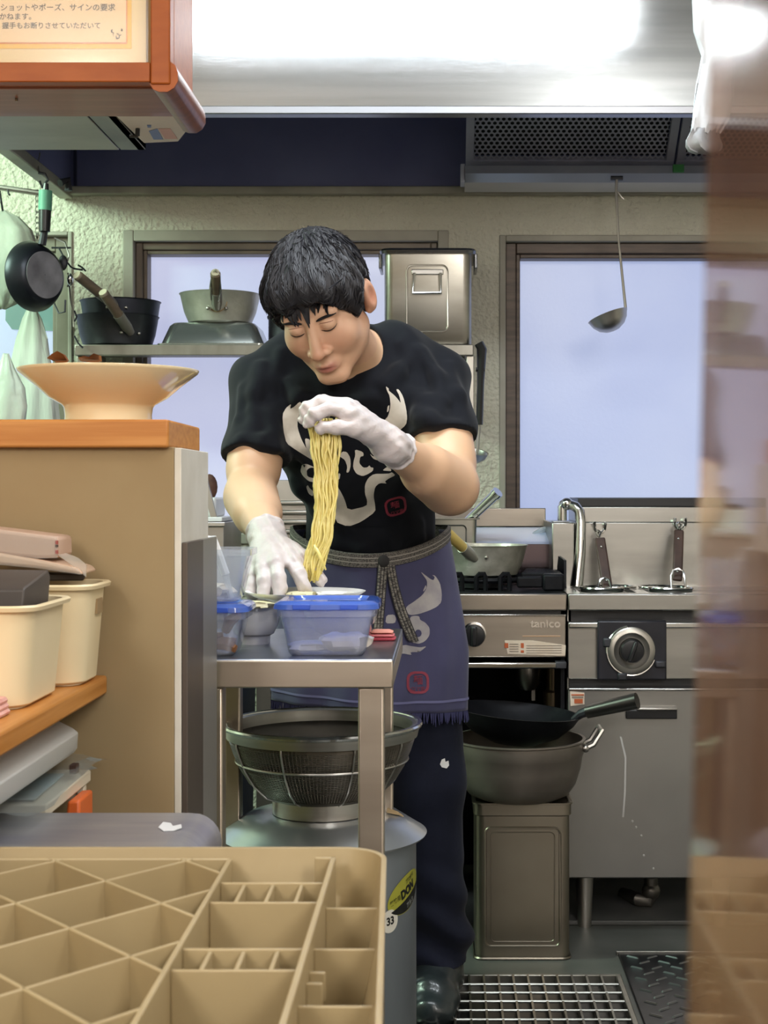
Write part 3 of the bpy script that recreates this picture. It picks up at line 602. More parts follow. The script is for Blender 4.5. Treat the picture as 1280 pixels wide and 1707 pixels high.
MB().prism([P(x, y, FY+.004) for x, y in ((1033, 1228), (1036, 1228), (1044, 1262), (1043, 1320), (1040, 1362), (1037, 1362), (1040, 1320), (1041, 1264))], (0, -.0006, 0)).build('drip_stain', mat('dried_drip', 'b4b2ae', .7), nb, 0, 0)
for x, y in ((1054, 1369), (1060, 1379), (1069, 1393), (1073, 1426), (1089, 1448)): MB().sphere(P(x, y, FY+.003), (.0025, .0012, .003), 8, 6).build('drip_spot', MATS['dried_drip'], nb)
MB().tube([(X(981), FY+.1, Z(1465)), (X(981), FY+.1, 0)], [.022, .016], 14).build('leg', STEELV, nb)
MB().tube([(X(1215), FY+.1, Z(1465)), (X(1215), FY+.1, 0)], [.022, .016], 14).build('leg', STEELV, nb)
MB().tube([P(1085, 1462, 3.6), P(1085, 1490, 3.6), P(1080, 1502, 3.6), P(1066, 1500, 3.6), P(1040, 1490, 3.7)], .017, 12).build('drain_pipe', mat('dull_pipe', '6e6a64', .4, .8), nb)
MB().sphere(P(1085, 1485, 3.6), .023, 12, 8).build('drain_elbow', mat('dull_pipe', '6e6a64', .4, .8), nb)
# upright tank back with a black strip
wx0 = X(962, 3.70)
box('splash_front', X(958, 3.70), x1, 3.70, 3.98, zt-.01, Z(871, 3.70), BOIL, nb, .002)
box('splash_band', X(963, 3.70), x1, 3.712, 3.98, Z(871, 3.70), Z(845, 3.70), BOIL, nb, .002)
box('splash_strip', X(963, 3.72), x1, 3.715, 3.98, Z(845, 3.72), Z(830, 3.72), BLACK, nb, .002)
box('pillar', X(920, 3.66), X(957, 3.66), 3.66, 3.98, zt-.01, Z(871, 3.66), BOIL, nb, .003)
box('pillar_cap', X(921, 3.7), X(948, 3.7), 3.68, 3.75, Z(871, 3.66), Z(869.5, 3.66), STEELV, nb, .001)
MB().tube([P(937, 868, 3.70), P(937, 845, 3.70), P(940, 841, 3.70), P(950, 841, 3.69), P(960, 845, 3.68), P(966, 853, 3.675), P(968, 870, 3.67), P(967, 920, 3.665), P(961, 978, 3.655)], [.012]*4+[.013]*3+[.014, .016], 12).build('water_pipe', CHROME, nb)
MB().sphere(P(945, 840, 3.69), .016, 12, 8).build('pipe_joint', CHROME, nb)
MB().sphere(P(940, 841, 3.70), .013, 12, 8).build('pipe_joint', CHROME, nb)
# hooks on the splash and the noodle baskets
def hooks(px, py, d=3.695):
    for e in (-9, 9): MB().tube([P(px+e, py-9, d-.02), P(px+e, py-4, d-.018), P(px+e*.9, py+4, d), P(px+e*.5, py+9, d), P(px, py+10, d-.004)], .0035, 6).build('basket_hook', CHROME, nb)
hooks(1000, 878); hooks(1134, 872)
def basket(label, cx, top, bot, w, hoop):
    t = thing('noodle_basket', label, 'noodle basket', P(cx, 980, 3.6), 'noodle baskets in the boiler')
    a, b = P(*top, 3.64), P(*bot, 3.56); r = 36*3.55/F
    u = (b-a).normalized(); q = Vector((1, 0, 0)); q = (q-u*q.dot(u)).normalized(); n = u.cross(q); hw = w*3.6/F
    MB().loft([[p-q*hw*.85-n*.005, p+q*hw-n*.005, p+q*hw+n*.005, p-q*hw*.85+n*.005] for p in (a, b)]).build('wooden_handle', mat('dark_handle_wood', '4b352d', .5, 0, '382722', 8, (4, 4, 1)), t, .004)
    for f in (.2, .85): MB().sphere(a.lerp(b, f)-n*.006*(1 if n.y > 0 else -1), .0035, 8, 6).build('rivet', CHROME, t)
    MB().tube([a-u*.004, a-u*.016+q*.006, a-u*.022, a-u*.016-q*.006, a-u*.004], .003, 6).build('hang_loop', CHROME, t)
    rc = P(cx, 983, 3.55); rc.z = zt+.003
    MB().tube([(rc.x+r*math.cos(R(k)), rc.y+r*math.sin(R(k)), rc.z) for k in range(0, 360, 9)], .0035, 6, closed=True).build('rim', CHROME, t)
    hx_ = hoop; MB().tube([P(hx_[0], 985, 3.53), P(hx_[0]-1, hx_[2]+12, 3.545), P(hx_[0]+3, hx_[2]+3, 3.55), P((hx_[0]+hx_[1])/2, hx_[2], 3.55), P(hx_[1]-3, hx_[2]+4, 3.55), P(hx_[1], hx_[2]+14, 3.54), P(hx_[1]+2, 985, 3.53)], .0028, 6).build('wire_hoop', CHROME, t)
    o = MB().lathe([(r, 0), (r*.98, -.01), (r*.8, -.011)], rc, 36).build('mesh_cup', mat('basket_mesh', '8c8f8c', .35, 1), t); return t
basket('noodle basket with dark wooden handle leaning on the boiler, next to the water pipe', 1003, (999, 897), (1012, 983), 9.5, (998, 1018, 963))
basket('noodle basket with upright dark wooden handle, farther from the water pipe', 1118, (1131, 884), (1128, 968), 9, (1119, 1141, 948))
for cxx, rr in ((1026, 33), (1095, 30)):
    rc = P(cxx, 981, 3.6); rc.z = zt+.002; r = rr*3.6/F
    MB().tube([(rc.x+r*math.cos(R(k)), rc.y+r*math.sin(R(k)), rc.z) for k in range(0, 360, 9)], .003, 6, closed=True).build('basket_seat', CHROME, nb)

# ================================================================== tin can with pans on top
CD = 3.30
tin = thing('tin_can', 'tall square tin can standing on the floor under the pans', 'can', (X(868, CD), CD, 0))
TIN = mat('tin', 'a1988a', .36, 1, '8d8476', 3, bump=.05, bs=30)
hw = .104; cx = X(869, 3.28); cy = 3.226+hw; tz = .345
MB().loft([rrect(cx, cy, hw, hw, .02, 0), rrect(cx, cy, hw, hw, .02, tz-.03), rrect(cx, cy, hw+.004, hw+.004, .02, tz-.027), rrect(cx, cy, hw+.004, hw+.004, .02, tz-.004), rrect(cx, cy, hw+.007, hw+.007, .02, tz-.003), rrect(cx, cy, hw+.007, hw+.007, .02, tz), rrect(cx, cy, hw-.002, hw-.002, .02, tz), rrect(cx, cy, hw-.004, hw-.004, .02, tz-.006)]).build('body', TIN, tin)
ring2(MB(), cx-.082, cx+.082, .03, tz-.055, cy-hw, .012, .003).build('embossed_frame', TIN, tin)
ring2(MB(), cx-.070, cx+.070, .04, tz-.065, cy-hw, .010, .0015).build('embossed_frame', TIN, tin)
MB().loft([rrect(cx, cy, hw+.002, hw+.002, .02, 0), rrect(cx, cy, hw+.004, hw+.004, .02, .003), rrect(cx, cy, hw+.002, hw+.002, .02, .006)], False, False).build('base_rim', TIN, tin)
PD = 3.285; s = PD/F
pt = thing('deep_pot', 'dull grey deep pot with loop handles standing on the tin can', 'pot', (X(863, PD), PD, tz))
pc = Vector((X(864, PD), 3.285, tz)); r = .149; h = .134
POT = mat('dull_aluminium_pot', '8f877d', .4, .6, '7b736a', 5, bump=.05, bs=40)
mb = MB().lathe([(.001, 0), (.085, 0), (.112, .012), (.128, .035), (.139, .07), (.143, .098), (.145, .101), (.146, .128), (.150, .131), (.150, .134), (.143, .134), (.141, .10), (.126, .038), (.1, .012), (.001, .006)], pc, 64); mb.build('pot', POT, pt)
def loop_handle(sgn, name='loop_handle'):
    z = pc.z+.135; e = pc.x+sgn*.147; m_ = MB()
    m_.tube([(e-.0, pc.y-.035, z-.02), (e+sgn*.018, pc.y-.034, z-.012), (e+sgn*.036, pc.y-.03, z+.018), (e+sgn*.036, pc.y+.03, z+.018), (e+sgn*.018, pc.y+.034, z-.012), (e, pc.y+.035, z-.02)], .006, 8); m_.build(name, STEELV, pt)
    for q in (-.035, .035): MB().sphere((e, pc.y+q, z-.02), .009, 8, 6).build('rivet', STEELV, pt)
loop_handle(1); loop_handle(-1)
bw = thing('wok', 'black iron wok with steel tube handle resting tilted in the deep pot', 'wok', (X(863, PD), PD, tz+.1))
r = .142; M = Matrix.Translation((pc.x-.004, pc.y, pc.z+.192)) @ Matrix.Rotation(R(5), 4, 'Y')
mb = MB().lathe([(.001, -.075), (.05, -.07), (.1, -.048), (.13, -.02), (r, 0), (r+.002, .002), (r-.003, .002), (.126, -.018), (.097, -.045), (.05, -.066), (.001, -.071)], (0, 0, 0), 56); mb.mul(M); mb.build('pan', BLACKIRON, bw)
a, b = P(968, 1190, 3.25), P(1062, 1168, 3.20)
MB().tube([P(955, 1200, 3.26), a, P(985, 1184, 3.24)], [.007, .010, .012], 10).build('handle_socket', DARKSTEEL, bw)
MB().tube([P(978, 1187, 3.245), b], [.0145, .018], 16).build('handle', mat('handle_steel', '6b6865', .3, 1), bw)
# ================================================================== floor: raised kerb, grate, tread plate
struct(box('trim_1', X(944, 3.47), X(1400, 3.47), FY+.10, 4.0, 0, .012, mat('kerb', '565654', .5, 0, '454644', 8), bevel=.003))
gy0, gy1 = 2.55, 3.06
gx0, gx1 = X(700, 3.06), X(1025, 3.07)
gr = thing('floor_grate', 'galvanised floor drain grate of crossed bars at the chef\'s feet', 'grate', ((gx0+gx1)/2, 2.9, 0))
struct(box('trim_2', gx0, gx1, gy0, gy1, -.002, .0015, mat('drain_dark', '0d0f10', .3), bevel=0))
BAR = mat('galvanised_bar', '9c9b94', .35, 1, '86857e', 20)
for a in ((gx0-.012, gx1+.012, gy1, gy1+.008), (gx0-.012, gx1+.012, gy0-.008, gy0), (gx0-.012, gx0, gy0, gy1), (gx1, gx1+.012, gy0, gy1)): box('frame_bar', *a, .0015, .022, BAR, gr, .002)
nx = int((gx1-gx0)/.0305)
ref = None
for i in range(1, nx+1):
    x = gx1-i*.0305
    box('bearing_bar', x-.0022, x+.0022, gy0, gy1, .003, .022, BAR, gr, 0)
for k2 in range(9):
    y = 3.0-k2*.05+.005
    MB().tube([(gx0, y, .020), (gx1, y, .020)], .003, 6).build('cross_bar', BAR, gr)
tp = thing('tread_plate', 'dark steel tread plate set in the floor, with raised diagonal bars', 'plate', (.6, 3.0, 0))
px0, px1, py0, py1 = .383, .78, 2.5, 3.255
TREAD = mat('tread_steel', '4a4b4f', .35, .9, '3a3b3f', 10)
box('plate', px0, px1, py0, py1, .0, .006, TREAD, tp, .002)
box('plate_edge', px0-.004, px1, py1, py1+.005, .0, .010, BAR, tp, .001)
base = None; cnt = 0
for i in range(14):
    for j in range(9):
        x, y = px0+.028+j*.043+(.0215 if i % 2 else 0), py1-.03-i*.036
        if x > .62 or y < 2.75: continue
        if base is None:
            base = [0, 0]
            for e in (0, 1):
                m_ = MB().loft([[( -.015, -.0025, 0), (.015, -.0025, 0), (.015, .0025, 0), (-.015, .0025, 0)], [(-.012, -.001, .003), (.012, -.001, .003), (.012, .001, .003), (-.012, .001, .003)]])
                m_.mul(Matrix.Rotation(R(38 if e else -38), 4, 'Z')); base[e] = m_.build('tread_bar', mat('tread_bar_steel', '77787c', .3, 1), None)
                base[e].parent = tp
            o = base[(i+j) % 2]
            tmpl = base
        e = (i+j) % 2
        c_ = base[e].copy(); C.objects.link(c_); c_.location = Vector((x, y, .006))-ORG[tp]; cnt += 1
for e in (0, 1): base[e].location = Vector((px0+.03+.4*e*.05, 2.6-.03*e, .006))-ORG[tp]

# ================================================================== prep table
TY0, TY1, TZ = 2.0, 2.45, .80
tb = thing('prep_table', 'small stainless prep table the chef leans over', 'table', (-.2, 2.2, 0))
tx0, tx1 = -.56, X(655, TY0)
TABLE = mat('table_steel', 'd0c3b4', .38, 1, 'c2b4a5', 4, (.5, 1, 5), .04, 40, (.5, 20, 30), .0006)
TTOP = mat('table_top_steel', 'b9bec4', .3, 1, 'a7adb4', 4, (1, 3, 1))
box('table_top', tx0, tx1, TY0+.004, TY1, TZ-.012, TZ, TTOP, tb, .002)
box('front_apron', tx0, tx1, TY0, TY0+.02, Z(1147, TY0), TZ-.001, TABLE, tb, .002)
box('side_apron', tx1-.02, tx1, TY0+.02, TY1, Z(1147, TY0), TZ-.012, TABLE, tb, .001)
box('back_apron', tx0, tx1-.02, TY1-.02, TY1, Z(1147, TY0), TZ-.012, TABLE, tb, .001)
za = Z(1147, TY0)
for (a, b, y) in ((X(597, 2.01), X(640, 2.01), 2.008), (X(330, 2.01), X(371, 2.01), 2.008), (X(628, 2.41), X(655, 2.41), 2.40), (-.36, -.335, 2.40)):
    box('leg', a, b, y, y+.036, 0, za, TABLE, tb, .003)
# lidded boxes
def tub(name, label, x0, x1, y0, y1, z0, z1, lid=True, taper=.012, rot=0, group='clear lidded food tubs'):
    t = thing(name, label, 'food tub', ((x0+x1)/2, (y0+y1)/2, z0), group)
    cx, cy, hx, hy = (x0+x1)/2, (y0+y1)/2, (x1-x0)/2, (y1-y0)/2
    w = .0012
    MB().loft([rrect(cx, cy, hx-taper-.004, hy-taper-.004, .012, z0), rrect(cx, cy, hx-taper, hy-taper, .014, z0+.005), rrect(cx, cy, hx-.002, hy-.002, .016, z1-.010), rrect(cx, cy, hx+.003, hy+.003, .018, z1-.009), rrect(cx, cy, hx+.003, hy+.003, .018, z1), rrect(cx, cy, hx-.001, hy-.001, .016, z1), rrect(cx, cy, hx-.0035, hy-.0035, .016, z1-.010), rrect(cx, cy, hx-taper-w, hy-taper-w, .014, z0+.006), rrect(cx, cy, hx-taper-.006, hy-taper-.006, .012, z0+.002)]).build('tub', CLEARPL, t)
    if lid:
        lid_ = MB().loft([rrect(cx, cy, hx+.004, hy+.004, .02, z1+.0005), rrect(cx, cy, hx+.008, hy+.008, .022, z1+.0015), rrect(cx, cy, hx+.007, hy+.007, .022, z1+.008), rrect(cx, cy, hx+.001, hy+.001, .018, z1+.012), rrect(cx, cy, hx-.010, hy-.010, .016, z1+.0125), rrect(cx, cy, hx-.013, hy-.013, .016, z1+.009)]).build('lid', BLUELID, t)
        for e in (-.5, .5): box('lid_tab', cx+e*hx-.012, cx+e*hx+.012, y0-.0115, y0-.008, z1+.002, z1+.009, BLUELID, lid_, .001)
    return t
zl = Z(1017, 2.03)
tub('food_tub', 'clear lidded tub with a folded white packet inside, blue lid, on the open table', X(464, 2.03), X(622, 2.03), 2.025, 2.15, TZ, zl)
pk = thing('paper_packet', 'crumpled whitish packet lying inside the clear blue-lidded tub', 'packet', (X(575, 2.08), 2.07, TZ+.003))
def crumple(mb, cx, cy, cz, hx, hy, hz, seed, n=14, m=9, amp=.25):
    q = np.random.default_rng(seed); ph = q.uniform(0, 6.28, 8)
    loops = []
    for k in range(m+1):
        v = math.pi*(.04+.92*k/m); l = []
        for i in range(n):
            a = 2*math.pi*i/n; w_ = 1+amp*math.sin(3*a+ph[0]+2*v)*math.sin(2*v+ph[1])+amp*.6*math.sin(5*a+ph[2]-3*v)
            sg = lambda u: math.copysign(abs(u)**.6, u)
            l.append((cx+hx*sg(math.sin(v))*sg(math.cos(a))*w_, cy+hy*sg(math.sin(v))*sg(math.sin(a))*w_, cz+hz-hz*sg(math.cos(v))*(1+.15*math.sin(4*a+ph[3]))))
        loops.append(l)
    return mb.loft(loops)
PAPER = mat('packet_paper', 'efe9e2', .6, 0, 'cbc0b6', 20, bump=.4, bs=40, dist=.006)
crumple(MB(), X(574, 2.07), 2.075, TZ+.005, .033, .03, .012, 3).build('packet', PAPER, pk)
crumple(MB(), X(520, 2.1), 2.09, TZ+.004, .03, .03, .006, 5).build('packet_flap', PAPER, pk)
tub('food_tub', 'clear lidded tub of brown bamboo shoots under the open tub, beside the partition post', X(262, 2.03), X(404, 2.03), 2.025, 2.13, TZ, Z(1022, 2.03))
BAMB = mat('menma', 'b07a44', .35, 0, '8a5a30', 9, bump=.3, bs=30, dist=.004)
for k2 in range(16):
    q = random.Random(k2)
    a = P(q.uniform(290, 388), q.uniform(1040, 1088), 2.07); c0 = Vector((a.x, q.uniform(2.045, 2.105), max(TZ+.008, a.z)))
    d = Vector((q.uniform(-1, 1), q.uniform(-.3, .3), q.uniform(-.8, .8))).normalized()*.018
    t = thing('bamboo_shoot', 'brown seasoned bamboo shoot strip piled in the lidded tub', 'bamboo shoot', c0, 'bamboo shoots in the tub')
    e0, e1 = c0-d, c0+d
    for e in (e0, e1):
        e.z = max(e.z, TZ+.010); e.x = min(max(e.x, X(272, 2.03)), X(390, 2.03))
    n_ = Vector((0, 1, 0)).cross(d).normalized()
    MB().tube([e0, (e0+e1)/2+n_*q.uniform(-.006, .006), e1], [.006, .0085, .006], 6).build('strip', BAMB, t)
z2 = Z(1004, 2.03)
tub('food_tub', 'open clear tub with tongs in it, stacked on the tub of bamboo shoots', X(262, 2.03), X(412, 2.03), 2.025, 2.13, z2, Z(916, 2.03), False, .014)
tg = thing('tongs', 'white-handled tongs standing in the open clear tub', 'tongs', P(360, 960, 2.06))
MB().tube([P(330, 915, 2.06), P(344, 898, 2.06), P(354, 898, 2.06), P(362, 918, 2.06), P(376, 958, 2.06)], [.005, .006, .0065, .006, .006], 8).build('arm', WHITEPL, tg)
MB().tube([P(376, 958, 2.06), P(385, 996, 2.07)], [.005, .004], 8).build('tip', clear('clear_tip', 'f4f6fa', .3), tg)
MB().tube([P(332, 918, 2.07), P(345, 908, 2.07), P(356, 909, 2.07)], [.003, .004, .003], 6).build('spring', DARKSTEEL, tg)
tf = thing('white_food', 'pale shredded garnish lying low in the open tub', 'food', P(350, 995, 2.06), None)
crumple(MB(), X(330, 2.07), 2.08, z2+.004, .045, .035, .009, 11).build('pile', mat('pale_food', 'e6d9c8', .5, 0, 'd8c6b0', 30, bump=.4, bs=60, dist=.004), tf)
# bowls and plate
pz_ = .8605
def bowl(label, cx, cy, z, r0, r1, h, m, foot=.012):
    t = thing('bowl', label, 'bowl', (cx, cy, z), 'white bowls on the prep table')
    MB().lathe([(.001, .004), (r0*.9, .003), (r0*.95, 0), (r0, 0), (r0*1.02, foot), (r0*1.25, foot+.003), (r0+(r1-r0)*.75, h*.5), (r1*.98, h*.93), (r1, h), (r1-.003, h), (r1*.94, h*.9), (r0+(r1-r0)*.6, h*.5), (r0*.9, foot+.007), (.001, foot+.006)], (cx, cy, z), 56).build('bowl', m, t); return t
bowl('white bowl on the prep table between the two clear tubs', X(424, 2.22), 2.215, TZ, 24*2.22/F*1.1, 46*2.22/F, pz_-TZ, WHITECER)
bowl('white bowl partly hidden behind the blue-lidded tub', X(568, 2.24), 2.24, TZ, 32*2.24/F, 66*2.24/F, pz_-TZ, WHITECER)
ck = thing('cut_noodles', 'small heap of pale cut noodles on the bowl rim below the glove', 'noodles', P(430, 1000, 2.2))
crumple(MB(), X(430, 2.215), 2.175, pz_-.004, .028, .02, .005, 21).build('heap', mat('pale_noodle', 'ddd6b4', .45, 0, 'd2c898', 30, (1, 1, 4), .5, 60, dist=.004), ck)
pz = .8612
pl = thing('plate', 'white plate on the two bowls, under the chef\'s hands', 'plate', (X(510, 2.24), 2.25, pz))
pr = 101*2.24/F
MB().lathe([(.001, .001), (pr*.5, 0), (pr*.6, .002), (pr*.85, .007), (pr*.99, .014), (pr, .0155), (pr*.98, .0155), (pr*.84, .009), (pr*.6, .0045), (.001, .004)], (X(508, 2.24), 2.25, pz), 64).build('plate', WHITECER, pl)
for (cx_, sd, w_) in ((503, 31, .022), (555, 33, .026)):
    gg = thing('garnish', 'shredded white garnish on the plate beside the hand' if cx_ == 555 else 'noodle heap on the plate under the hands', 'food', (X(cx_, 2.25), 2.25, pz+.006))
    crumple(MB(), X(cx_, 2.25), 2.25, pz+.0045, w_, .022, .005, sd).build('heap', MATS['pale_noodle'] if cx_ < 540 else mat('white_shreds', 'e6e4dc', .5, bump=.6, bs=70, dist=.005), gg)
rc_ = thing('cleaning_cloth', 'folded red and pink cloth on the table edge behind the lidded tub', 'cloth', (X(636, 2.27), 2.3, TZ))
for k2 in range(3):
    MB().loft([rrect(X(636, 2.27)+.001*k2, 2.27, .020-.002*k2, .024-.003*k2, .004, TZ+.0005+k2*.005), rrect(X(637, 2.27), 2.27, .021-.002*k2, .025-.002*k2, .006, TZ+.0025+k2*.005), rrect(X(636, 2.27), 2.268, .019-.003*k2, .022-.003*k2, .004, TZ+.005+k2*.005)]).build('fold', mat(('red_cloth', 'pink_cloth', 'salmon_cloth')[k2], ('a83c48', 'c46a6c', 'd79080')[k2], .8, bump=.3, bs=60), rc_)

# ================================================================== pot and strainer under the table
DD = 2.40; s = DD/F
dr = thing('stock_pot', 'tall aluminium stock pot with dished lid under the prep table', 'pot', (X(539, DD), DD, 0))
cx = X(539, DD); zr = Z(1380, DD)
ALUPOT = mat('pot_aluminium', '90979d', .36, .5, '7f868c', 3, (1, 1, .6))
MB().lathe([(.001, 0), (.148, 0), (.152, .006), (.1515, zr-.016), (.160, zr-.014), (.160, zr-.011), (.150, zr-.010)], (cx, DD, 0), 72).build('body', ALUPOT, dr)
MB().lathe([(.1485, zr-.011), (.167, zr-.009), (.169, zr-.006), (.164, zr-.003), (.150, zr+.006), (.125, zr+.022), (.10, zr+.026), (.001, zr+.027)], (cx, DD, 0), 72).build('lid', mat('lid_aluminium', 'b8bcbe', .28, .65, 'a6aaad', 4), dr)
MB().tube([(cx-.16, DD-.05, zr-.06), (cx-.18, DD-.05, zr-.05), (cx-.18, DD+.05, zr-.05), (cx-.16, DD+.05, zr-.06)], .005, 8).build('loop_handle', ALUPOT, dr)
def on_pot(px, py, hgt=.0008, rad=.1518):
    """point of the pot's wall seen at a pixel"""
    o = Vector((0, 0, H)); d = (P(px, py, 1)-o)
    a = d.x*d.x+d.y*d.y; b = -2*(d.x*cx+d.y*DD); c = cx*cx+DD*DD-(rad+hgt)**2
    dd = b*b-4*a*c
    if dd < 0: dd = 0
    return o+d*((-b-math.sqrt(dd))/(2*a))
def on_wall(poly, n=1):
    out = []
    for i in range(len(poly)):
        a, b = poly[i], poly[(i+1) % len(poly)]
        for k in range(n): out.append((a[0]+(b[0]-a[0])*k/n, a[1]+(b[1]-a[1])*k/n))
    return out
def cut(me, step, x0, x1, y0, y1):
    bm = bmesh.new(); bm.from_mesh(me)
    for ax_, lo, hi in ((0, x0, x1), (1, y0, y1)):
        t = lo+step*.5
        while t < hi:
            co = [0, 0, 0]; no = [0, 0, 0]; co[ax_] = t; no[ax_] = 1
            bmesh.ops.bisect_plane(bm, geom=bm.verts[:]+bm.edges[:]+bm.faces[:], plane_co=co, plane_no=no, dist=1e-7); t += step
    bmesh.ops.triangulate(bm, faces=bm.faces); bm.to_mesh(me); bm.free(); return me
def decal_pot(name, me, m, hgt, mapf, step=4):
    xs_ = [v.co.x for v in me.vertices]; ys_ = [v.co.y for v in me.vertices]
    cut(me, step, min(xs_), max(xs_), min(ys_), max(ys_))
    for v in me.vertices: v.co = on_pot(*mapf(v.co.x, v.co.y), hgt)-ORG[dr]
    me.update(); return finish(name, me, m, dr, 0, 0)
# the oval label lies on the wall: angle round the pot and height
def lab(u, v):
    a0 = math.atan2(on_pot(676, 1487).y-DD, on_pot(676, 1487).x-cx)
    return u, v
def wall_pt(a, z, h=.0008): return Vector((cx+(.1518+h)*math.cos(a), DD+(.1518+h)*math.sin(a), z))
pA = on_pot(679, 1487); aA = math.atan2(pA.y-DD, pA.x-cx); zA = pA.z
def decal_wall(name, me, m, h, a0, z0, step=.006):
    """flat outline in metres wrapped round the pot's wall: x along the wall, y upward"""
    xs_ = [v.co.x for v in me.vertices]; ys_ = [v.co.y for v in me.vertices]
    cut(me, step, min(xs_), max(xs_), min(ys_), max(ys_))
    for v in me.vertices: v.co = wall_pt(a0+v.co.x/.1518, z0+v.co.y, h)-ORG[dr]
    me.update(); return finish(name, me, m, dr, 0, 0)
def ell(cx_, cy_, a, b, rot=0, n=40, t0=0, t1=360, close=True):
    out = []
    for i in range(n+(0 if close else 1)):
        t = R(t0+(t1-t0)*i/n); x, y = a*math.cos(t), b*math.sin(t)
        out.append((cx_+x*math.cos(R(rot))-y*math.sin(R(rot)), cy_+x*math.sin(R(rot))+y*math.cos(R(rot))))
    return out
ro = 16
decal_wall('oval_label', poly_mesh([ell(0, 0, .054, .0285, ro)]), mat('label_yellow_green', 'a3a23a', .4), .0006, aA, zA)
decal_wall('label_band', poly_mesh([ell(0, 0, .0527, .0273, ro, 30, 200, 346, False)]), mat('label_black', '111210', .4), .0010, aA, zA)
def rotm(me, deg, dx, dy):
    me.transform(Matrix.Translation((dx, dy, 0)) @ Matrix.Rotation(R(deg), 4, 'Z')); return me
decal_wall('label_lettering', rotm(text_mesh('DON', .019, .0011, 0, 'CENTER'), ro, .003, -.002), MATS['label_black'], .0014, aA, zA)
INKG = mat('label_olive', '5b5a1c', .5)
decal_wall('label_lettering', rotm(text_mesh('業務用', .009, .0003, 0, 'CENTER'), ro, -.034, -.009), INKG, .0014, aA, zA)
decal_wall('label_lettering', rotm(text_mesh('プロ仕様', .008, .0003, 0, 'CENTER'), ro, .010, .0185), INKG, .0014, aA, zA)
decal_wall('label_lettering', rotm(text_mesh('アルミ', .009, .0003, 0, 'CENTER'), ro, .010, -.0205), mat('label_grey', '8f928c', .5), .0016, aA, zA)
pB = on_pot(650, 1536); aB = math.atan2(pB.y-DD, pB.x-cx)
decal_wall('size_sticker', poly_mesh([ell(0, 0, .0185, .018)]), mat('sticker_white', 'd8d4c8', .5), .0008, aB, pB.z)
decal_wall('size_lettering', rotm(text_mesh('33', .017, .0006, 0, 'CENTER'), 4, .001, -.005), MATS['label_black'], .0014, aB, pB.z)
crp = thing('paper_scrap', 'crumpled brown paper scrap on the stock pot lid behind the table leg', 'paper scrap', (X(655, 2.42), 2.42, zr+.018))
MB().loft([[(X(645, 2.40)+dx, 2.39+dy, zr+.0228+dz) for dx, dy, dz in ((0, 0, .004), (.02, -.004, .001), (.028, .01, -.006), (.004, .02, .004))], [(X(645, 2.40)+dx, 2.39+dy, zr+.0258+dz) for dx, dy, dz in ((0, 0, .008), (.018, -.003, .004), (.026, .01, -.005), (.004, .02, .006))]]).build('scrap', mat('brown_paper', 'b29a74', .8, bump=.4, bs=50), crp)
# strainer bowl
sr = thing('strainer', 'large stainless mesh strainer bowl resting on the stock pot lid', 'strainer', (X(537, DD), DD, zr+.027))
cx2 = X(537, DD); zb = zr+.0275; zrim = Z(1206, DD)
r1 = 163*s; hh = zrim-zb
mb = MB().lathe([(r1-.010, hh-.020), (r1-.004, hh-.019), (r1, hh-.002), (r1+.0, hh), (r1-.006, hh+.002), (r1-.012, hh), (r1-.013, hh-.018)], (cx2, DD, zb), 72); mb.build('rim', STEEL, sr)
MB().tube([(cx2+r1*math.cos(R(a)), DD+r1*math.sin(R(a)), zrim) for a in range(0, 360, 5)], .0045, 8, closed=True).build('rim_wire', CHROME, sr)
MB().lathe([(.079, 0), (.081, 0), (.081, .024), (.079, .024)], (cx2, DD, zb), 56).build('base_ring', STEEL, sr)
prof = [(.080, .024), (.098, .032), (.119, .052), (.134, .076), (.144, .10), (.150, .118), (r1-.010, hh-.015)]
def lerp_prof(n):
    out = []
    for i in range(len(prof)-1):
        for k in range(n): f = k/n; out.append((prof[i][0]+(prof[i+1][0]-prof[i][0])*f, prof[i][1]+(prof[i+1][1]-prof[i][1])*f))
    return out+[prof[-1]]
# woven wire: a grid of square wires around and up the bowl, as one part
mb = MB(); L_ = lerp_prof(8); N_ = 150
def wire_ring(r, z, t=.0009):
    n = 90
    mb.loft([[(cx2+(r+a)*math.cos(2*math.pi*i/n), DD+(r+a)*math.sin(2*math.pi*i/n), zb+z+b) for i in range(n)] for a, b in ((t, 0), (0, t), (-t, 0), (0, -t), (t, 0))], False, False)
for r, z in L_: wire_ring(r, z)
for i in range(N_):
    a = 2*math.pi*i/N_; q = Vector((-math.sin(a), math.cos(a), 0))*.0008
    pts = [Vector((cx2+r*math.cos(a), DD+r*math.sin(a), zb+z)) for r, z in L_[::3]+[L_[-1]]]
    mb.loft([[p-q, p+Vector((math.cos(a), math.sin(a), 0))*.0008, p+q] for p in pts], False, False)
o = mb.build('wire_mesh', mat('mesh_wire', '8d877e', .35, 1), sr, 0, 60, kind='stuff')
MB().lathe([(.001, .022), (.080, .024)], (cx2, DD, zb), 40).build('bottom_mesh', mat('mesh_dark', '4a4742', .5, .9), sr)
# hazy inner gauze that closes the weave
gz_ = clear('gauze', '9b948a', .5, '5a544c', .4)
MB().lathe([(r-.002, z) for r, z in prof], (cx2, DD, zb), 72).build('gauze', gz_, sr)
for a in (-148, -110, -66, -30, 20, 60, 100, 150):
    MB().tube([Vector((cx2+(r+.002)*math.cos(R(a)), DD+(r+.002)*math.sin(R(a)), zb+z)) for r, z in L_], .0018, 6).build('stay_wire', STEEL, sr)
MB().tube([(cx2+.140*math.cos(R(a)), DD+.140*math.sin(R(a)), zb+.086) for a in range(0, 360, 6)], .002, 6, closed=True).build('hoop_wire', STEEL, sr)
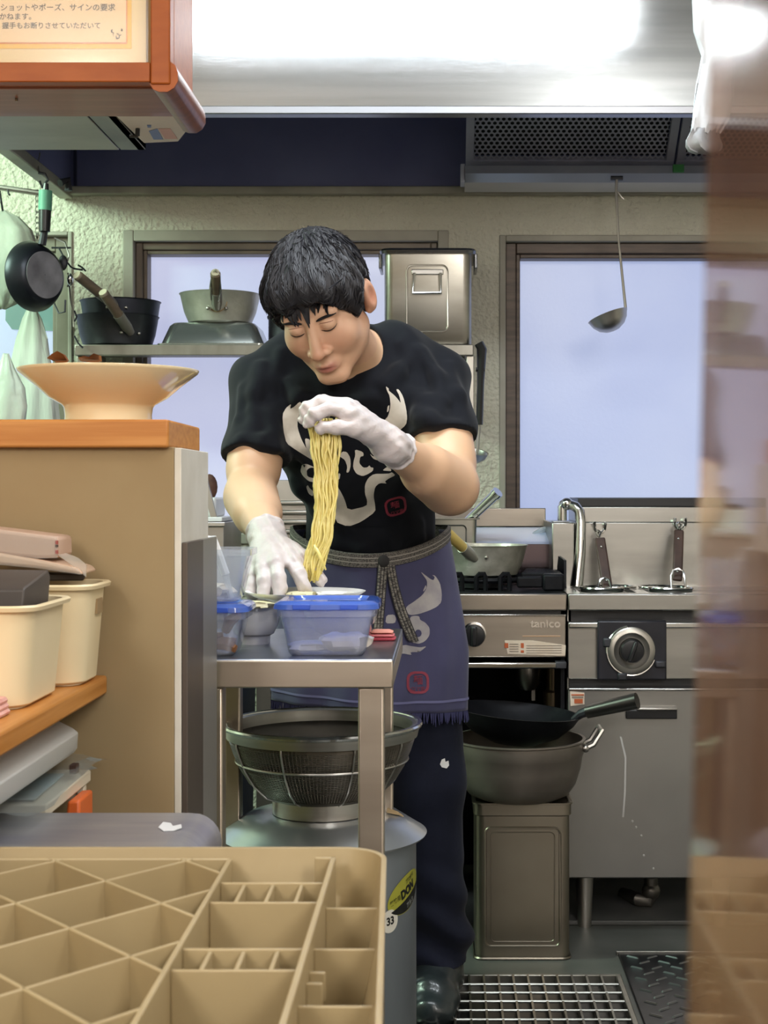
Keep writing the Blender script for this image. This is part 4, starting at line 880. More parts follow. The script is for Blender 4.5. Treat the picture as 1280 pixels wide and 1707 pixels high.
# dark blue bin standing behind the table leg
bb = thing('blue_bin', 'dark blue bin standing in the shadow behind the prep table', 'bin', (X(385, 2.8), 2.9, 0))
MB().loft([rrect(X(345, 2.8), 2.95, .05, .10, .02, 0), rrect(X(345, 2.8), 2.95, .062, .115, .02, .68), rrect(X(345, 2.8), 2.95, .068, .12, .02, .69), rrect(X(345, 2.8), 2.95, .055, .108, .02, .69), rrect(X(345, 2.8), 2.95, .045, .09, .02, .02)]).build('bin', mat('navy_plastic', '2a3554', .45), bb)
# ================================================================== partition with the serving board
PD0, PD1 = 1.75, 1.95
def X2p(px, d): return (px-VX)*d/F
bx = X2p(290, PD0)
par = thing('partition', 'beige half-height partition wall at the counter', 'partition', (bx-.3, 1.85, 0))
box('core', -1.6, bx, PD0, PD1, 0, 1.082, BOARD, par, .001)
box('end_panel', bx+.0003, bx+.0085, PD0+.0005, PD1, 0, 1.081, WHITEPAINT, par, .001)
ze = Z(902, 1.8)
box('edge_guard', bx+.009, bx+.016, PD0+.002, PD0+.115, 0, ze, BROWNMETAL, par, .001)
box('guard_strip', bx+.009, bx+.0155, PD0+.117, PD1+.03, 0, ze, mat('guard_grey', '8e8a83', .45, .5), par, .001)
sb = thing('serving_board', 'thick orange wooden board on top of the beige partition', 'board', (bx, 1.85, 1.1))
sx = X2p(280, PD0-.005)
sx = X2p(281, PD0-.012)
box('board', -1.6, sx, PD0-.012, PD1+.01, Z(746, PD0-.012), Z(699, PD0-.012), WOOD, sb, .003)
par_top = Z(746, PD0-.012)
BT = Z(699, PD0-.012)
# ramen bowl
rb = thing('ramen_bowl', 'wide cream ramen bowl standing on the orange serving board', 'bowl', (X2p(182, 1.85), 1.85, BT))
s = 1.85/F; bc = Vector((X2p(181, 1.85), 1.85, BT))
rr, hh = 149*s, Z(604, 1.85-149*s)-BT
fr = 72*s
MB().lathe([(.001, .004), (fr*.92, .003), (fr*.95, 0), (fr, 0), (fr*.985, .010), (fr*1.01, .020), (fr*1.06, .0235), (fr*1.35, hh*.48), (rr*.80, hh*.70), (rr*.985, hh*.94), (rr, hh*.985), (rr*.997, hh), (rr*.97, hh*.985), (rr*.78, hh*.72), (fr*1.2, hh*.46), (fr*.6, .022), (.001, .020)], bc, 96).build('bowl', CERAMIC, rb, 0, 60)
DRY = mat('dried_brown', '8a5026', .55, 0, '643619', 14, bump=.3, bs=40)
for i, (pts, lb) in enumerate(((((78, 597), (86, 590), (95, 585), (105, 590), (112, 601), (90, 602)), 'curled brown peel sticking up over the bowl rim, pointed one'), (((130, 596), (140, 593), (148, 595), (156, 589), (165, 592), (166, 601), (133, 601)), 'flat brown peel sticking up over the bowl rim, notched one'))):
    t = thing('dried_peel', lb, 'dried peel', P(pts[0][0]+12, 600, 1.92), 'dried peels in the ramen bowl')
    low = [P(x, y, 1.83+.004*k) for k, (x, y) in enumerate(pts)]
    bot = [Vector((p.x*.98-.004, p.y+.02, BT+hh*.55)) for p in (low[-1], low[0])]
    MB().prism(low+[], (0.002, .004, -.001)).build('peel', DRY, t)
    MB().prism([P(pts[0][0]+14, 602, 1.835), P(pts[-2][0], 601, 1.84), bot[0], bot[1]], (0, .003, 0)).build('peel_side', DRY, t)

# ================================================================== wall cupboard with notice
CD0, CD1 = 1.75, 1.90
cup = thing('notice_cabinet', 'orange wood framed cabinet with a printed notice, above the partition', 'cabinet', (-.4, 1.8, 1.7))
czb = Z(138, CD0); czf = Z(105, CD0)
xr = X2p(285, CD0); xpost = X2p(252, CD0)
box('bottom_rail', -1.0, xpost-.0005, CD0-.004, CD0+.02, czb, czf, WOODRED, cup, .0015)
box('post', xpost, xr, CD0-.006, CD0+.02, czb-.003, 1.98, WOODRED, cup, .002)
box('back_board', -1.0, xpost, CD0+.012, CD0+.02, czf-.002, 1.98, mat('cork_beige', 'b99a6c', .8), cup, 0)
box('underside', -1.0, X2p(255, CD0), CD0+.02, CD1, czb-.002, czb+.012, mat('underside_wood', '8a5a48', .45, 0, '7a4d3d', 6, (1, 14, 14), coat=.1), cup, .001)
box('side', xr-.012, xr, CD0+.02, CD1, czb+.02, 1.98, WOODRED, cup, .001)
# rounded bullnose moulding along the lower right edge
q = lambda x, y: (X2p(x, CD0), Z(y, CD0))
prf = [q(250, 140), q(256, 150), q(266, 154), q(280, 154), q(291, 147), q(297, 136), q(297, 122), q(293, 110), q(285, 104), q(285, 138), q(268, 141)]
MB().loft([[(a, CD0, b) for a, b in prf], [(a, CD1+.05, b) for a, b in prf]]).build('moulding', WOODDARK, cup)
MB().loft([[(a, CD0-.003, b) for a, b in prf], [(a, CD0+.001, b) for a, b in prf]]).build('moulding_end', WOODRED, cup)
box('cup_hook', X2p(0, CD0), X2p(4, CD0), CD0+.06, CD0+.065, czb-.006, czb-.001, MATS['old_brass'], cup, .001)
# the notice in its clear sleeve
nt_ = thing('notice', 'printed notice with yellow border in a clear sleeve, on the cabinet front', 'notice', (-.4, CD0, 1.75))
yN = CD0+.008
def flat(name, px0, py0, px1, py1, y, m, t, par_=nt_): return box(name, X2p(px0, CD0), X2p(px1, CD0), y, y+t, Z(py1, CD0), Z(py0, CD0), m, par_, 0)
PAPW = mat('notice_paper', 'f0e2c6', .6, 0, 'ecdcbd', 4)
flat('paper', -190, -200, 241, 101, yN, PAPW, .0012)
flat('yellow_border', -190, -200, 217, 78, yN-.0008, mat('yellow_ink', 'f0c332', .6), .0006)
flat('orange_border', -190, -200, 210, 70, yN-.0014, mat('orange_ink', 'e08a3c', .6), .0006)
flat('text_field', -190, -200, 208.3, 68, yN-.002, mat('notice_field', 'f3dcc4', .6), .0006)
BROWNINK = mat('brown_ink', '3a2218', .7)
ts = 12.6*CD0/F
def jp(s_, xend, ybase, size=1.0):
    me = text_mesh(s_, ts*size, .00009, 0, 'RIGHT', 1.0); xs_ = max(v.co.x for v in me.vertices)
    me.transform(Matrix.Translation(Vector((X2p(xend, CD0)-xs_, yN-.0026, Z(ybase, CD0)))-ORG[nt_]) @ Matrix.Rotation(R(90), 4, 'X'))
    return finish('lettering', me, BROWNINK, nt_, 0, 0)
jp('ツーショットやポーズ、サインの要求', 190.5, 14.5, 1.02)
jp('かねます。', 50, 29.5, .98)
jp('握手もお断りさせていただいて', 165.5, 44.5, .94)
jp('お応えし', -6, 29.5, .98)
# small bull mark
BULL = [[(55, 380), (60, 520), (90, 640), (160, 680), (240, 730), (330, 790), (360, 720), (300, 600), (255, 590), (262, 650), (270, 685), (225, 600), (190, 500), (190, 430), (215, 350), (230, 280), (210, 262), (160, 310), (125, 330), (140, 280), (90, 320)],
 [(975, 125), (1005, 150), (1000, 165), (1055, 210), (1090, 250), (1110, 280), (1095, 210), (1065, 155), (1090, 155), (1130, 220), (1160, 330), (1170, 410), (1160, 470), (1090, 525), (1040, 480), (960, 435), (1000, 390), (1020, 300), (1010, 210), (985, 165)],
 [(986, 360), (992, 305), (1010, 292), (1004, 345)],
 [(345, 850), (300, 850), (275, 870), (280, 930), (345, 945), (340, 980), (290, 968), (240, 920), (220, 880), (235, 820), (270, 815), (330, 842)],
 [(270, 1020), (285, 1000), (300, 1030), (335, 1060), (330, 1105), (290, 1080)],
 [(562, 748), (590, 705), (630, 710), (660, 760), (665, 830), (650, 890), (625, 895), (635, 840), (612, 780), (580, 758)],
 [(520, 915), (575, 895), (565, 960), (520, 945)],
 [(700, 685), (775, 710), (780, 745), (748, 752), (740, 810), (775, 850), (812, 848), (830, 828), (842, 848), (866, 850), (860, 880), (810, 910), (770, 925), (715, 905), (685, 850), (690, 790), (705, 740)],
 [(832, 722), (860, 750), (885, 742), (900, 760), (950, 750), (950, 772), (900, 785), (860, 768)],
 [(945, 875), (985, 845), (1015, 852), (1028, 880), (985, 878)],
 [(1060, 915), (1030, 888), (1010, 900), (960, 905), (870, 905), (820, 940), (790, 1000), (790, 1080), (810, 1140), (805, 1190), (640, 1230), (610, 1130), (570, 1050), (515, 975), (505, 1060), (515, 1150), (525, 1330), (640, 1375), (760, 1330), (885, 1240), (880, 1180), (865, 1100), (880, 1020), (920, 985), (985, 990), (965, 972), (1000, 945)]]
polys = [[(183+(x-50)/1120*20, 44+(y-120)/1255*19) for x, y in p] for p in BULL]
mk = MB()
for p in polys:
    me = poly_mesh([[(x*100, -y*100) for x, y in p]])
    mk.add([Vector((X2p(v.co.x/100, CD0), yN-.0026, Z(-v.co.y/100, CD0))) for v in me.vertices], [tuple(f.vertices) for f in me.polygons])
mk.build('bull_mark', BROWNINK, nt_, 0, 0)
sl = MB().box(X2p(-190, CD0), X2p(246, CD0), yN-.0040, yN-.0034, Z(103.5, CD0), 1.97).build('sleeve', clear('sleeve_film', 'f8f4ea', .04, 'ffffff', .08), nt_)
# grey metal box and white carton behind the cabinet
mbx = thing('vent_box', 'grey metal box with a black handle behind the notice cabinet', 'box', (-.7, 2.1, 1.6))
zb = Z(250, 2.2); gx = X2p(243, 2.2)
GALV = mat('stained_zinc', '9a9d98', .42, .5, '80847f', 5, (1, 3, 1), contrast=(.3, .7))
xs0 = X2p(200, 2.2)
box('case', -1.5, xs0-.001, 1.955, 2.2, zb, zb+.25, GALV, mbx, .001)
box('access_cover', xs0+.0015, gx-.0, 1.955, 2.2, zb, zb+.02, mat('zinc_dark', '868a88', .42, .5, '606468', 7), mbx, .001)
box('case_end', gx-.012, gx, 1.955, 2.2, zb+.0, zb+.036, mat('zinc_pale', 'b4b6ac', .5, .3), mbx, .001)
box('case_back', xs0, gx-.012, 2.0, 2.2, zb+.021, zb+.25, GALV, mbx, 0)
hd = [(183, 187), (196, 201), (228, 205), (232, 209), (230, 228)]
MB().tube([Vector((P(x, y, 2.05).x, 2.03+.004*i, P(x, y, 2.05).z)) for i, (x, y) in enumerate(hd)], .0032, 6).build('handle', BLACK, mbx)
MB().tube([P(230, 228, 2.05), P(216, 227, 2.05)], .002, 6).build('handle', BLACK, mbx)
ctn = thing('carton', 'white printed carton lying behind the brown moulding of the cabinet', 'carton', (X2p(270, 2.1), 2.1, 1.55))
zc = Z(236, 2.12)
c0 = [(X2p(188, 1.96), 1.96), (X2p(283, 1.95), 1.95), (X2p(313, 2.05), 2.05), (X2p(297, 2.12), 2.12), (X2p(240, 2.13), 2.13)]
MB().loft([[(a, b, zc) for a, b in c0], [(a, b, zc+.05) for a, b in c0]]).build('carton', mat('carton_white', 'd6d3cd', .6, 0, 'cbc7c0', 10), ctn, .001)
zz = zc-.0006
def under(poly, m, name):
    o = MB().prism([(X2p(x, d), d, zz) for x, d, in poly], (0, 0, .0005)).build(name, m, ctn, 0, 0); return o
pr_ = lambda x, y: (x, (H-zc)*F/(y-VY) if y != VY else 2)
def upx(pts): return [(x, (zc-H)*F/(VY-y)) for x, y in pts]
under(upx([(248, 218), (262, 214), (272, 232), (256, 232)]), mat('print_blue', '6f86b8', .6), 'print_block')
under(upx([(264, 214), (284, 214), (296, 231), (275, 231)]), mat('print_pink', 'c9a39c', .6), 'print_block')
under(upx([(245, 208), (252, 208), (252, 212), (246, 212)]), MATS['print_blue'], 'print_block')
cbk = box('carton_bracket', -.56, X2p(283, 2.0), 2.0, 2.02, zc+.0505, zc+.056, GALV, mbx, 0)

# ================================================================== cabinet shelves on the near side
shx = -.402
cabn = thing('counter_shelf', 'orange wooden shelf running along the counter towards the partition', 'shelf', (-.7, 1.3, .8))
szt = Z(1125, PD0); szb = Z(1156, PD0)
MB().box(-1.3, shx, .6, PD0-.0015, szb, szt).build('shelf_board', WOODX, cabn, .003)
struct(box('trim_3', -1.6, -1.31, .3, PD0-.002, 0, 1.3, WOODDARK, bevel=0))
def bin_(label, x0, x1, y0, y1, zb, zt, hole=False):
    t = thing('storage_bin', label, 'storage bin', ((x0+x1)/2, (y0+y1)/2, zb), 'cream storage bins on the wooden shelf')
    cx, cy, hx, hy = (x0+x1)/2, (y0+y1)/2, (x1-x0)/2, (y1-y0)/2; tp_ = .010; r = .028
    hxb, hyb = hx-tp_, hy-tp_*.6
    MB().loft([rrect(cx, cy, hxb-.002, hyb-.002, r, zb+.002), rrect(cx, cy, hxb, hyb, r, zb+.004), rrect(cx, cy, hx-.002, hy-.002, r, zt-.007), rrect(cx, cy, hx+.004, hy+.003, r, zt-.006), rrect(cx, cy, hx+.005, hy+.004, r, zt-.002), rrect(cx, cy, hx+.003, hy+.002, r, zt), rrect(cx, cy, hx-.003, hy-.003, r-.002, zt-.001), rrect(cx, cy, hxb-.004, hyb-.004, r-.002, zb+.006)]).build('bin', CREAM, t)
    MB().loft([rrect(cx, cy, hxb-.006, hyb-.006, .02, zb), rrect(cx, cy, hxb-.006, hyb-.006, .02, zb+.003)]).build('foot', CREAM, t)
    if hole:
        z0, z1 = zt-.036, zt-.019
        ym = cy+.004
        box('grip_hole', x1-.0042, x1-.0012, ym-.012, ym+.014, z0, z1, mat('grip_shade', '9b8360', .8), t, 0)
    return t
bzt = Z(965, 1.745)
bin_('cream storage bin against the partition, rectangular grip hole in its side', -.72, shx-.002+.008, 1.632, 1.742, szt+.0005, bzt, True)
bin_('cream storage bin nearer the camera, holding a dark box', -.74, -.410, 1.455, 1.612, szt+.0005, Z(993, 1.60))
# dark boxes, wrapped packs
DGREY = mat('dark_grey_box', '4a4440', .5, 0, '423c39', 12)
t = thing('dark_box', 'dark grey plastic box standing in the nearer cream bin', 'box', (-.5, 1.55, .9))
z_ = Z(993, 1.6)
d0, d1 = 1.50, 1.585
xd = X2p(84, d1)
MB().loft([[(-.68, d0, szt+.02), (xd-.012, d0, szt+.02), (xd-.008, d1, szt+.02), (-.68, d1, szt+.02)], [(-.68, d0, Z(984, d0)), (X2p(40, d0), d0, Z(984, d0)), (xd, d1, Z(962, d1)), (-.68, d1, Z(956, d1))], [(-.68, d0+.006, Z(980, d0)), (X2p(38, d0), d0+.006, Z(980, d0)), (xd-.002, d1, Z(950, d1)), (-.68, d1, Z(944, d1))]]).build('box', DGREY, t, .002)
t = thing('dark_tray', 'flat dark tray lying across the farther cream bin under the wrapped packs', 'tray', (-.5, 1.69, .93))
zt_ = Z(960, 1.70)
MB().loft([[(-.74, 1.645, bzt+.0005), (X2p(141, 1.70), 1.70, bzt+.0005), (X2p(120, 1.735), 1.735, bzt+.0005), (-.74, 1.735, bzt+.0005)], [(-.74, 1.645, zt_+.012), (X2p(143, 1.70), 1.70, zt_+.002), (X2p(122, 1.735), 1.735, zt_+.002), (-.74, 1.735, zt_+.012)]]).build('tray', DGREY, t, .002)
PINKP = mat('pink_beige_paper', 'd9bda6', .5, 0, 'd0b199', 10, bump=.2, bs=20, dist=.004)
def pack(label, pts, d, depth, m):
    t = thing('wrapped_pack', label, 'pack', P(*pts[0], d), 'film-wrapped paper packs on the bin')
    a = [P(x, y, d) for x, y in pts]
    MB().loft([a, [p+Vector((0, depth, 0)) for p in a]]).build('paper', m, t, .004)
    f = [p+Vector((0, -.0025, 0)) for p in a]
    MB().loft([[p*1.0 for p in f], [p+Vector((0, -.001, 0)) for p in f]]).build('film', FILM, t, 0, 0)
    return t
t = pack('lower film-wrapped paper pack lying on the dark tray', [(-60, 918), (0, 922), (70, 934), (130, 947), (138, 958), (60, 947), (-60, 936)], 1.655, .07, PINKP)
MB().prism([P(96, 925, 1.66), P(110, 922, 1.66), P(130, 930, 1.66), P(144, 942, 1.66), P(143, 962, 1.66), P(130, 950, 1.66)], (0, .003, 0)).build('loose_film', clear('bag_film', 'f4efe6', .25, 'ffffff', .1), t)
t = pack('upper film-wrapped pack with red print on its end', [(-60, 876), (0, 883), (96, 895), (97, 930), (60, 931), (-60, 918)], 1.66, .065, mat('upper_pack', 'd0b2a0', .5, 0, 'c7a794', 10))
for y in (901, 917): box('red_print', X2p(93.5, 1.66), X2p(97.3, 1.66), 1.6565, 1.66, Z(y+6, 1.66), Z(y, 1.66), mat('print_red', 'a0433a', .6), t, 0)
box('dark_print', X2p(93.5, 1.66), X2p(97.3, 1.66), 1.6565, 1.66, Z(912, 1.66), Z(908, 1.66), BROWNINK, t, 0)
t = thing('folded_cloth', 'small folded pink cloth on the edge of the wooden shelf', 'cloth', P(4, 1195, 1.43))
for k in range(3):
    xa = X2p(15-2*k, 1.44); z = szt+.001+k*.0055
    MB().loft([rrect(xa-.06, 1.425, .06, .022, .006, z), rrect(xa-.06, 1.425, .061, .023, .008, z+.0025), rrect(xa-.06, 1.425, .059, .021, .006, z+.005)]).build('fold', mat('pale_pink_cloth', 'd99a8e', .85, 0, 'e3b5aa', 60, bump=.3, bs=90), t)
# grey-white long container under the shelf, on a wire rack with plastic bags
lc = thing('long_container', 'long grey-white lidded container under the wooden shelf', 'container', (-.5, 1.4, .73))
zt1 = Z(1213, 1.687); zb1 = Z(1253, 1.687); xx = -.42
LCP = [(-.75, zb1), (xx-.004, zb1), (xx, zb1+.006), (xx+.001, zt1-.004), (xx-.004, zt1), (xx-.03, zt1+.013), (-.75, zt1+.013)]
ly = 1.69
MB().loft([[(a*1-.0, 1.18, b) for a, b in LCP], [(a, ly-.012, b) for a, b in LCP], [(a-.004, ly-.004, b) for a, b in LCP], [(a-.012, ly, b) for a, b in LCP]]).build('container', GREYPL, lc, .003)
rk = thing('white_rack', 'white plastic rack on legs under the container and the clear bags', 'rack', (-.5, 1.5, .5))
zr1 = Z(1284, 1.70); xk = X2p(150, 1.70)
RACK = mat('ivory_plastic', 'ddd2bd', .5)
MB().box(-.8, xk, 1.515, 1.705, zr1-.014, zr1).build('rack_top', RACK, rk, .002)
for yy in (1.68, 1.52):
    MB().box(xk-.010, xk-.002, yy, yy+.012, .46, zr1-.014).build('leg', RACK, rk, .001)
    MB().box(xk-.022, xk-.012, yy+.005, yy+.012, .46, zr1-.014).build('leg', RACK, rk, .001)
pbf = clear('bag_plastic', 'eef2f2', .30, 'dfe6e6', .12)
t = thing('clear_bag', 'flat clear plastic bag with pale contents, between the container and the rack', 'bag', (-.45, 1.5, zr1))
n = 18; loops = []
for k in range(9):
    y = 1.41+k*(1.735-1.41)/8
    loops.append([(-.62+(xk+.012+.62)*i/n+.003*math.sin(k*1.7+i), y+.004*math.sin(i*2.1), min(zb1-.002, zr1+.004+.006*(1+math.sin(.9*k+.5*i))*.8)) for i in range(n+1)])
MB().loft(loops, False, False, closed=False).build('film', pbf, t, 0, 60)
MB().loft([[(a, b, zr1+.002+.002*k) for a, b in ((-.6, 1.525), (xk-.015, 1.525), (xk-.02, 1.66), (-.6, 1.66))] for k in (0, 1)]).build('contents', mat('bag_contents', 'b9bdbd', .5, 0, '9cc0cc', 7), t)
MB().prism([P(120, 1272, 1.71), P(150, 1262, 1.71), P(170, 1266, 1.71), P(150, 1276, 1.71), P(162, 1281, 1.71), P(140, 1285, 1.71)], (0, .002, 0)).build('bag_corner', pbf, t)
MB().box(X2p(121, 1.66), X2p(132, 1.66), 1.645, 1.66, zr1+.006, zr1+.016).build('dark_label', BROWNINK, t)
t = thing('orange_pack', 'small orange pack on the floor of the rack, behind the steel ledge', 'pack', P(118, 1345, 1.6))
MB().loft([[(X2p(95, 1.6), 1.6, .58), (X2p(133, 1.6), 1.6, .58), (X2p(133, 1.6), 1.66, .58), (X2p(95, 1.6), 1.66, .58)], [(X2p(112, 1.6), 1.6, Z(1336, 1.6)), (X2p(133, 1.6), 1.6, Z(1334, 1.6)), (X2p(133, 1.6), 1.66, Z(1334, 1.6)), (X2p(112, 1.6), 1.66, Z(1336, 1.6))]]).build('pack', mat('orange_print', 'd8652c', .4), t, .003)
box('pack_base', X2p(90, 1.6), X2p(146, 1.6), 1.6, 1.68, .46, .579, CREAM, t, .002)
struct(box('trim_4', -1.3, -.38, 1.505, PD0-.002, .44, .459, WHITEPAINT, bevel=0))
# stainless ledge with rolled end
lg = thing('steel_ledge', 'stainless counter ledge with a rolled end, between the crate and the partition', 'ledge', (-.5, 1.35, .6))
lz = Z(1355, 1.50)
xe = X2p(357, 1.45)
prf = [(-1.2, lz), (xe-.034, lz)]+[(xe-.030+.030*math.sin(R(a)), lz-.030+.030*math.cos(R(a))) for a in range(15, 121, 15)]+[(xe-.02, lz-.06), (xe-.03, lz-.05)]+[(-1.2, lz-.05)]
MB().loft([[(a, 1.22, b) for a, b in prf], [(a, 1.50, b) for a, b in prf]]).build('ledge', mat('ledge_worn_steel', 'aaa8a8', .34, .6, '94919a', 5, (1, 6, 1)), lg)
MB().prism([(X2p(x, d), d, lz+.0004) for x, d in ((264, 1.432), (272, 1.455), (285, 1.45), (288, 1.437), (302, 1.445), (303, 1.43), (290, 1.418), (272, 1.417))], (0, 0, .0006)).build('worn_patch', mat('worn_white', 'cfd0d2', .6), lg, 0, 0, label='pale scratched patch')
box('ledge_base', -1.2, xe-.05, 1.24, 1.48, 0, lz-.05, mat('cabinet_dark', '4b4540', .6), lg, 0)

# ================================================================== crate with dividers, close to the camera
cr = thing('divided_crate', 'tan plastic crate with lattice dividers close to the camera', 'crate', (-.3, .9, .62))
zrim = Z(1411, 1.15); zlat = zrim-.006; zbot = zrim-.105
def rx(d): return -.0445+(1.15-d)*.030      # right edge of the rim, slightly splayed towards the guest
def crate_loop(z, off, n=8):
    """outline of the crate at a height, drawn in by off"""
    out = []; r = .035; y1 = 1.15-off; y0 = .50+off; xl = -.62+off
    for i in range(n+1):
        a = R(90*i/n); out.append((rx(y1)-off-r+r*math.cos(a), y1-r+r*math.sin(a), z))
    for i in range(n+1):
        a = R(90+90*i/n); out.append((xl+r+r*math.cos(a), y1-r+r*math.sin(a), z))
    for i in range(n+1):
        a = R(180+90*i/n); out.append((xl+r+r*math.cos(a), y0+r+r*math.sin(a), z))
    for i in range(n+1):
        a = R(270+90*i/n); out.append((rx(y0)-off-r+r*math.cos(a), y0+r+r*math.sin(a), z))
    return out
MB().loft([crate_loop(zbot, .022), crate_loop(zrim-.004, .0008), crate_loop(zrim-.001, .0), crate_loop(zrim, .0012), crate_loop(zrim-.0005, .0038), crate_loop(zrim-.012, .0058), crate_loop(zbot+.004, .026)]).build('shell', TAN, cr, 0, 50)
XL1_, XL2_ = -.1665, -.0857
def wallp(name, a, b, t=.0032, z1=None, z0=None, m=TAN, bev=.0008):
    a, b = Vector((*a, 0)), Vector((*b, 0)); u = (b-a).normalized(); q_ = Vector((-u.y, u.x, 0))*t/2
    z1 = zlat if z1 is None else z1; z0 = zbot+.003 if z0 is None else z0
    MB().loft([[(p.x, p.y, z) for p in (a-q_, b-q_, b+q_, a+q_)] for z in (z0, z1)]).build(name, m, cr, bev)
wallp('divider', (XL1_, .52), (XL1_, 1.136), .0038)
wallp('divider', (-.60, 1.136), (XL1_, 1.136), .0036)
A0 = Vector((-.248, 1.0726)); U = Vector((.052, -.058)); V = Vector((-.0485, -.058))
def clip(p, d):
    ts_ = [-9, 9]
    for o_, dd, lo, hi in ((p.x, d.x, -.60, XL1_), (p.y, d.y, .53, 1.136)):
        a, b = (lo-o_)/dd, (hi-o_)/dd; ts_ = [max(ts_[0], min(a, b)), min(ts_[1], max(a, b))]
    return (p+d*ts_[0], p+d*ts_[1]) if ts_[1]-ts_[0] > .15 else None
for k in range(-8, 9):
    for (base_, d) in ((A0+V*k, U), (A0+U*k, V)):
        s_ = clip(base_, d)
        if s_: wallp('lattice_wall', s_[0], s_[1], .003, zlat, zbot+.004)
wallp('divider', (XL2_, .52), (XL2_, 1.125), .0042, zlat+.004)
wallp('divider_hook', (XL2_-.014, 1.124), (XL2_+.002, 1.124), .004, zlat+.004, zlat-.02)
for d in (1.0776, 1.0266, .9224, .8816, .778, .740, .64, .60): wallp('cross_wall', (XL1_+.002, d), (XL2_-.002, d), .0028, zlat-.003)
for a_, b_ in ((1.0266, 1.0776), (.8816, .9224), (.740, .778)):
    for f in (.24, .50, .76): xq = XL1_+(XL2_-XL1_)*f; wallp('rung', (xq, a_+.0015), (xq, b_-.0015), .003, zlat-.004, zlat-.03)
for d in (1.03, .938, .834, .735, .65): wallp('side_rib', (XL2_+.002, d), (rx(d)-.005, d), .0028, zlat-.008)
for d in (.905, .885, .80, .775): wallp('side_tab', (XL2_+.002, d), (XL2_+.012, d), .003, zlat-.012, zlat-.03)
CHIP = mat('wood_chip', 'a58a4e', .6, 0, '8a7040', 20)
for i, (px, py, dz, rz) in enumerate(((430, 1468, -.012, 80), (500, 1563, -.03, 10), (340, 1700, -.03, 30), (300, 1695, -.05, -25), (590, 1610, -.02, 60), (545, 1602, -.03, 75), (410, 1690, -.045, 15), (600, 1640, -.04, 40))):
    d = (H-(zlat+dz))*F/(py-VY); c = Vector((X2p(px, d), d, zbot+.012))
    q = random.Random(i)
    t = thing('wood_chip', ('wooden stick', 'wood chip')[i % 2]+' lying in a compartment of the tan crate', 'wood chip', c, 'wooden sticks loose in the crate')
    u = Vector((math.cos(R(rz)), math.sin(R(rz)), .35)).normalized()*.018
    MB().tube([c-u, c+u*.2, c+u+Vector((0, 0, .02))], [.0022, .003, .002], 5).build('stick', CHIP, t)
struct(box('trim_5', -1.3, -.085, .42, 1.16, zbot-.022, zbot-.001, WOODDARK, bevel=.003))
struct(box('trim_6', -1.3, -.12, .5, 1.10, 0, zbot-.023, BOARD, bevel=0))
struct(box('trim_7', .03, .6, .10, .52, .58, .62, WOODDARK, bevel=.003))
struct(box('trim_8', .08, .55, .14, .48, 0, .579, BOARD, bevel=0))

# ================================================================== clear acrylic screen at the counter, white cloth beyond
ac = thing('acrylic_screen', 'clear acrylic counter screen seen almost edge-on, close to the camera', 'screen', (.08, .4, .65))
d0 = .28
def ax_(z): return X2p(1165, d0)+(z-1.03)*.022
zb_, zt_ = .6205, 1.32
MB().loft([[(ax_(zb_), .09, zb_), (ax_(zb_)+.003, .09, zb_), (ax_(zb_)+.003, d0, zb_), (ax_(zb_), d0, zb_)], [(ax_(zt_), .09, zt_), (ax_(zt_)+.003, .09, zt_), (ax_(zt_)+.003, d0, zt_), (ax_(zt_), d0, zt_)]]).build('sheet', ACRYLIC, ac, .0006, 0)
wc = thing('white_towel', 'white towel with a grey end hanging high beside the acrylic screen', 'towel', P(1180, 100, 2.3))
TOW = mat('towel_white', 'dfe4ea', .85, 0, 'cfd6de', 6, bump=.3, bs=30, dist=.004)
def ribbon(px, m, name, n=22):
    loops = []
    for (xl, xr_, y) in px:
        a, b = P(xl, y, 2.3), P(xr_, y, 2.3); c = (a+b)/2; hw = (b.x-a.x)/2
        loops.append([(c.x+hw*math.cos(2*math.pi*i/n)*(1+.05*math.sin(5*i)), c.y+.6*hw*math.sin(2*math.pi*i/n)+.004*math.sin(i*2+y*.05), c.z+.002*math.sin(i)) for i in range(n)])
    MB().loft(loops).build(name, m, wc, 0, 60)
ribbon([(1152, 1235, -60), (1153, 1240, 0), (1154, 1240, 25), (1154, 1232, 50), (1160, 1225, 70), (1168, 1222, 90), (1165, 1220, 110), (1159, 1222, 140), (1155, 1222, 170), (1152, 1215, 200), (1150, 1205, 216), (1154, 1200, 224)], TOW, 'cloth')
ribbon([(1153, 1200, 212), (1147, 1198, 222), (1142, 1200, 232), (1142, 1205, 242), (1147, 1205, 250), (1160, 1200, 255)], mat('towel_grey', '8a8d92', .7, 0, 'a6a9ac', 20, bump=.4, bs=50), 'grey_end')
# lamps on the ceiling (out of the photograph's frame, seen only as reflections)
lf = thing('ceiling_lamp', 'white fluorescent ceiling fixture above the prep table', 'lamp', (-.12, 2.2, 2.44))
box('housing', -.80, .56, 2.02, 2.38, 2.412, 2.449, WHITEPL, lf, .004)
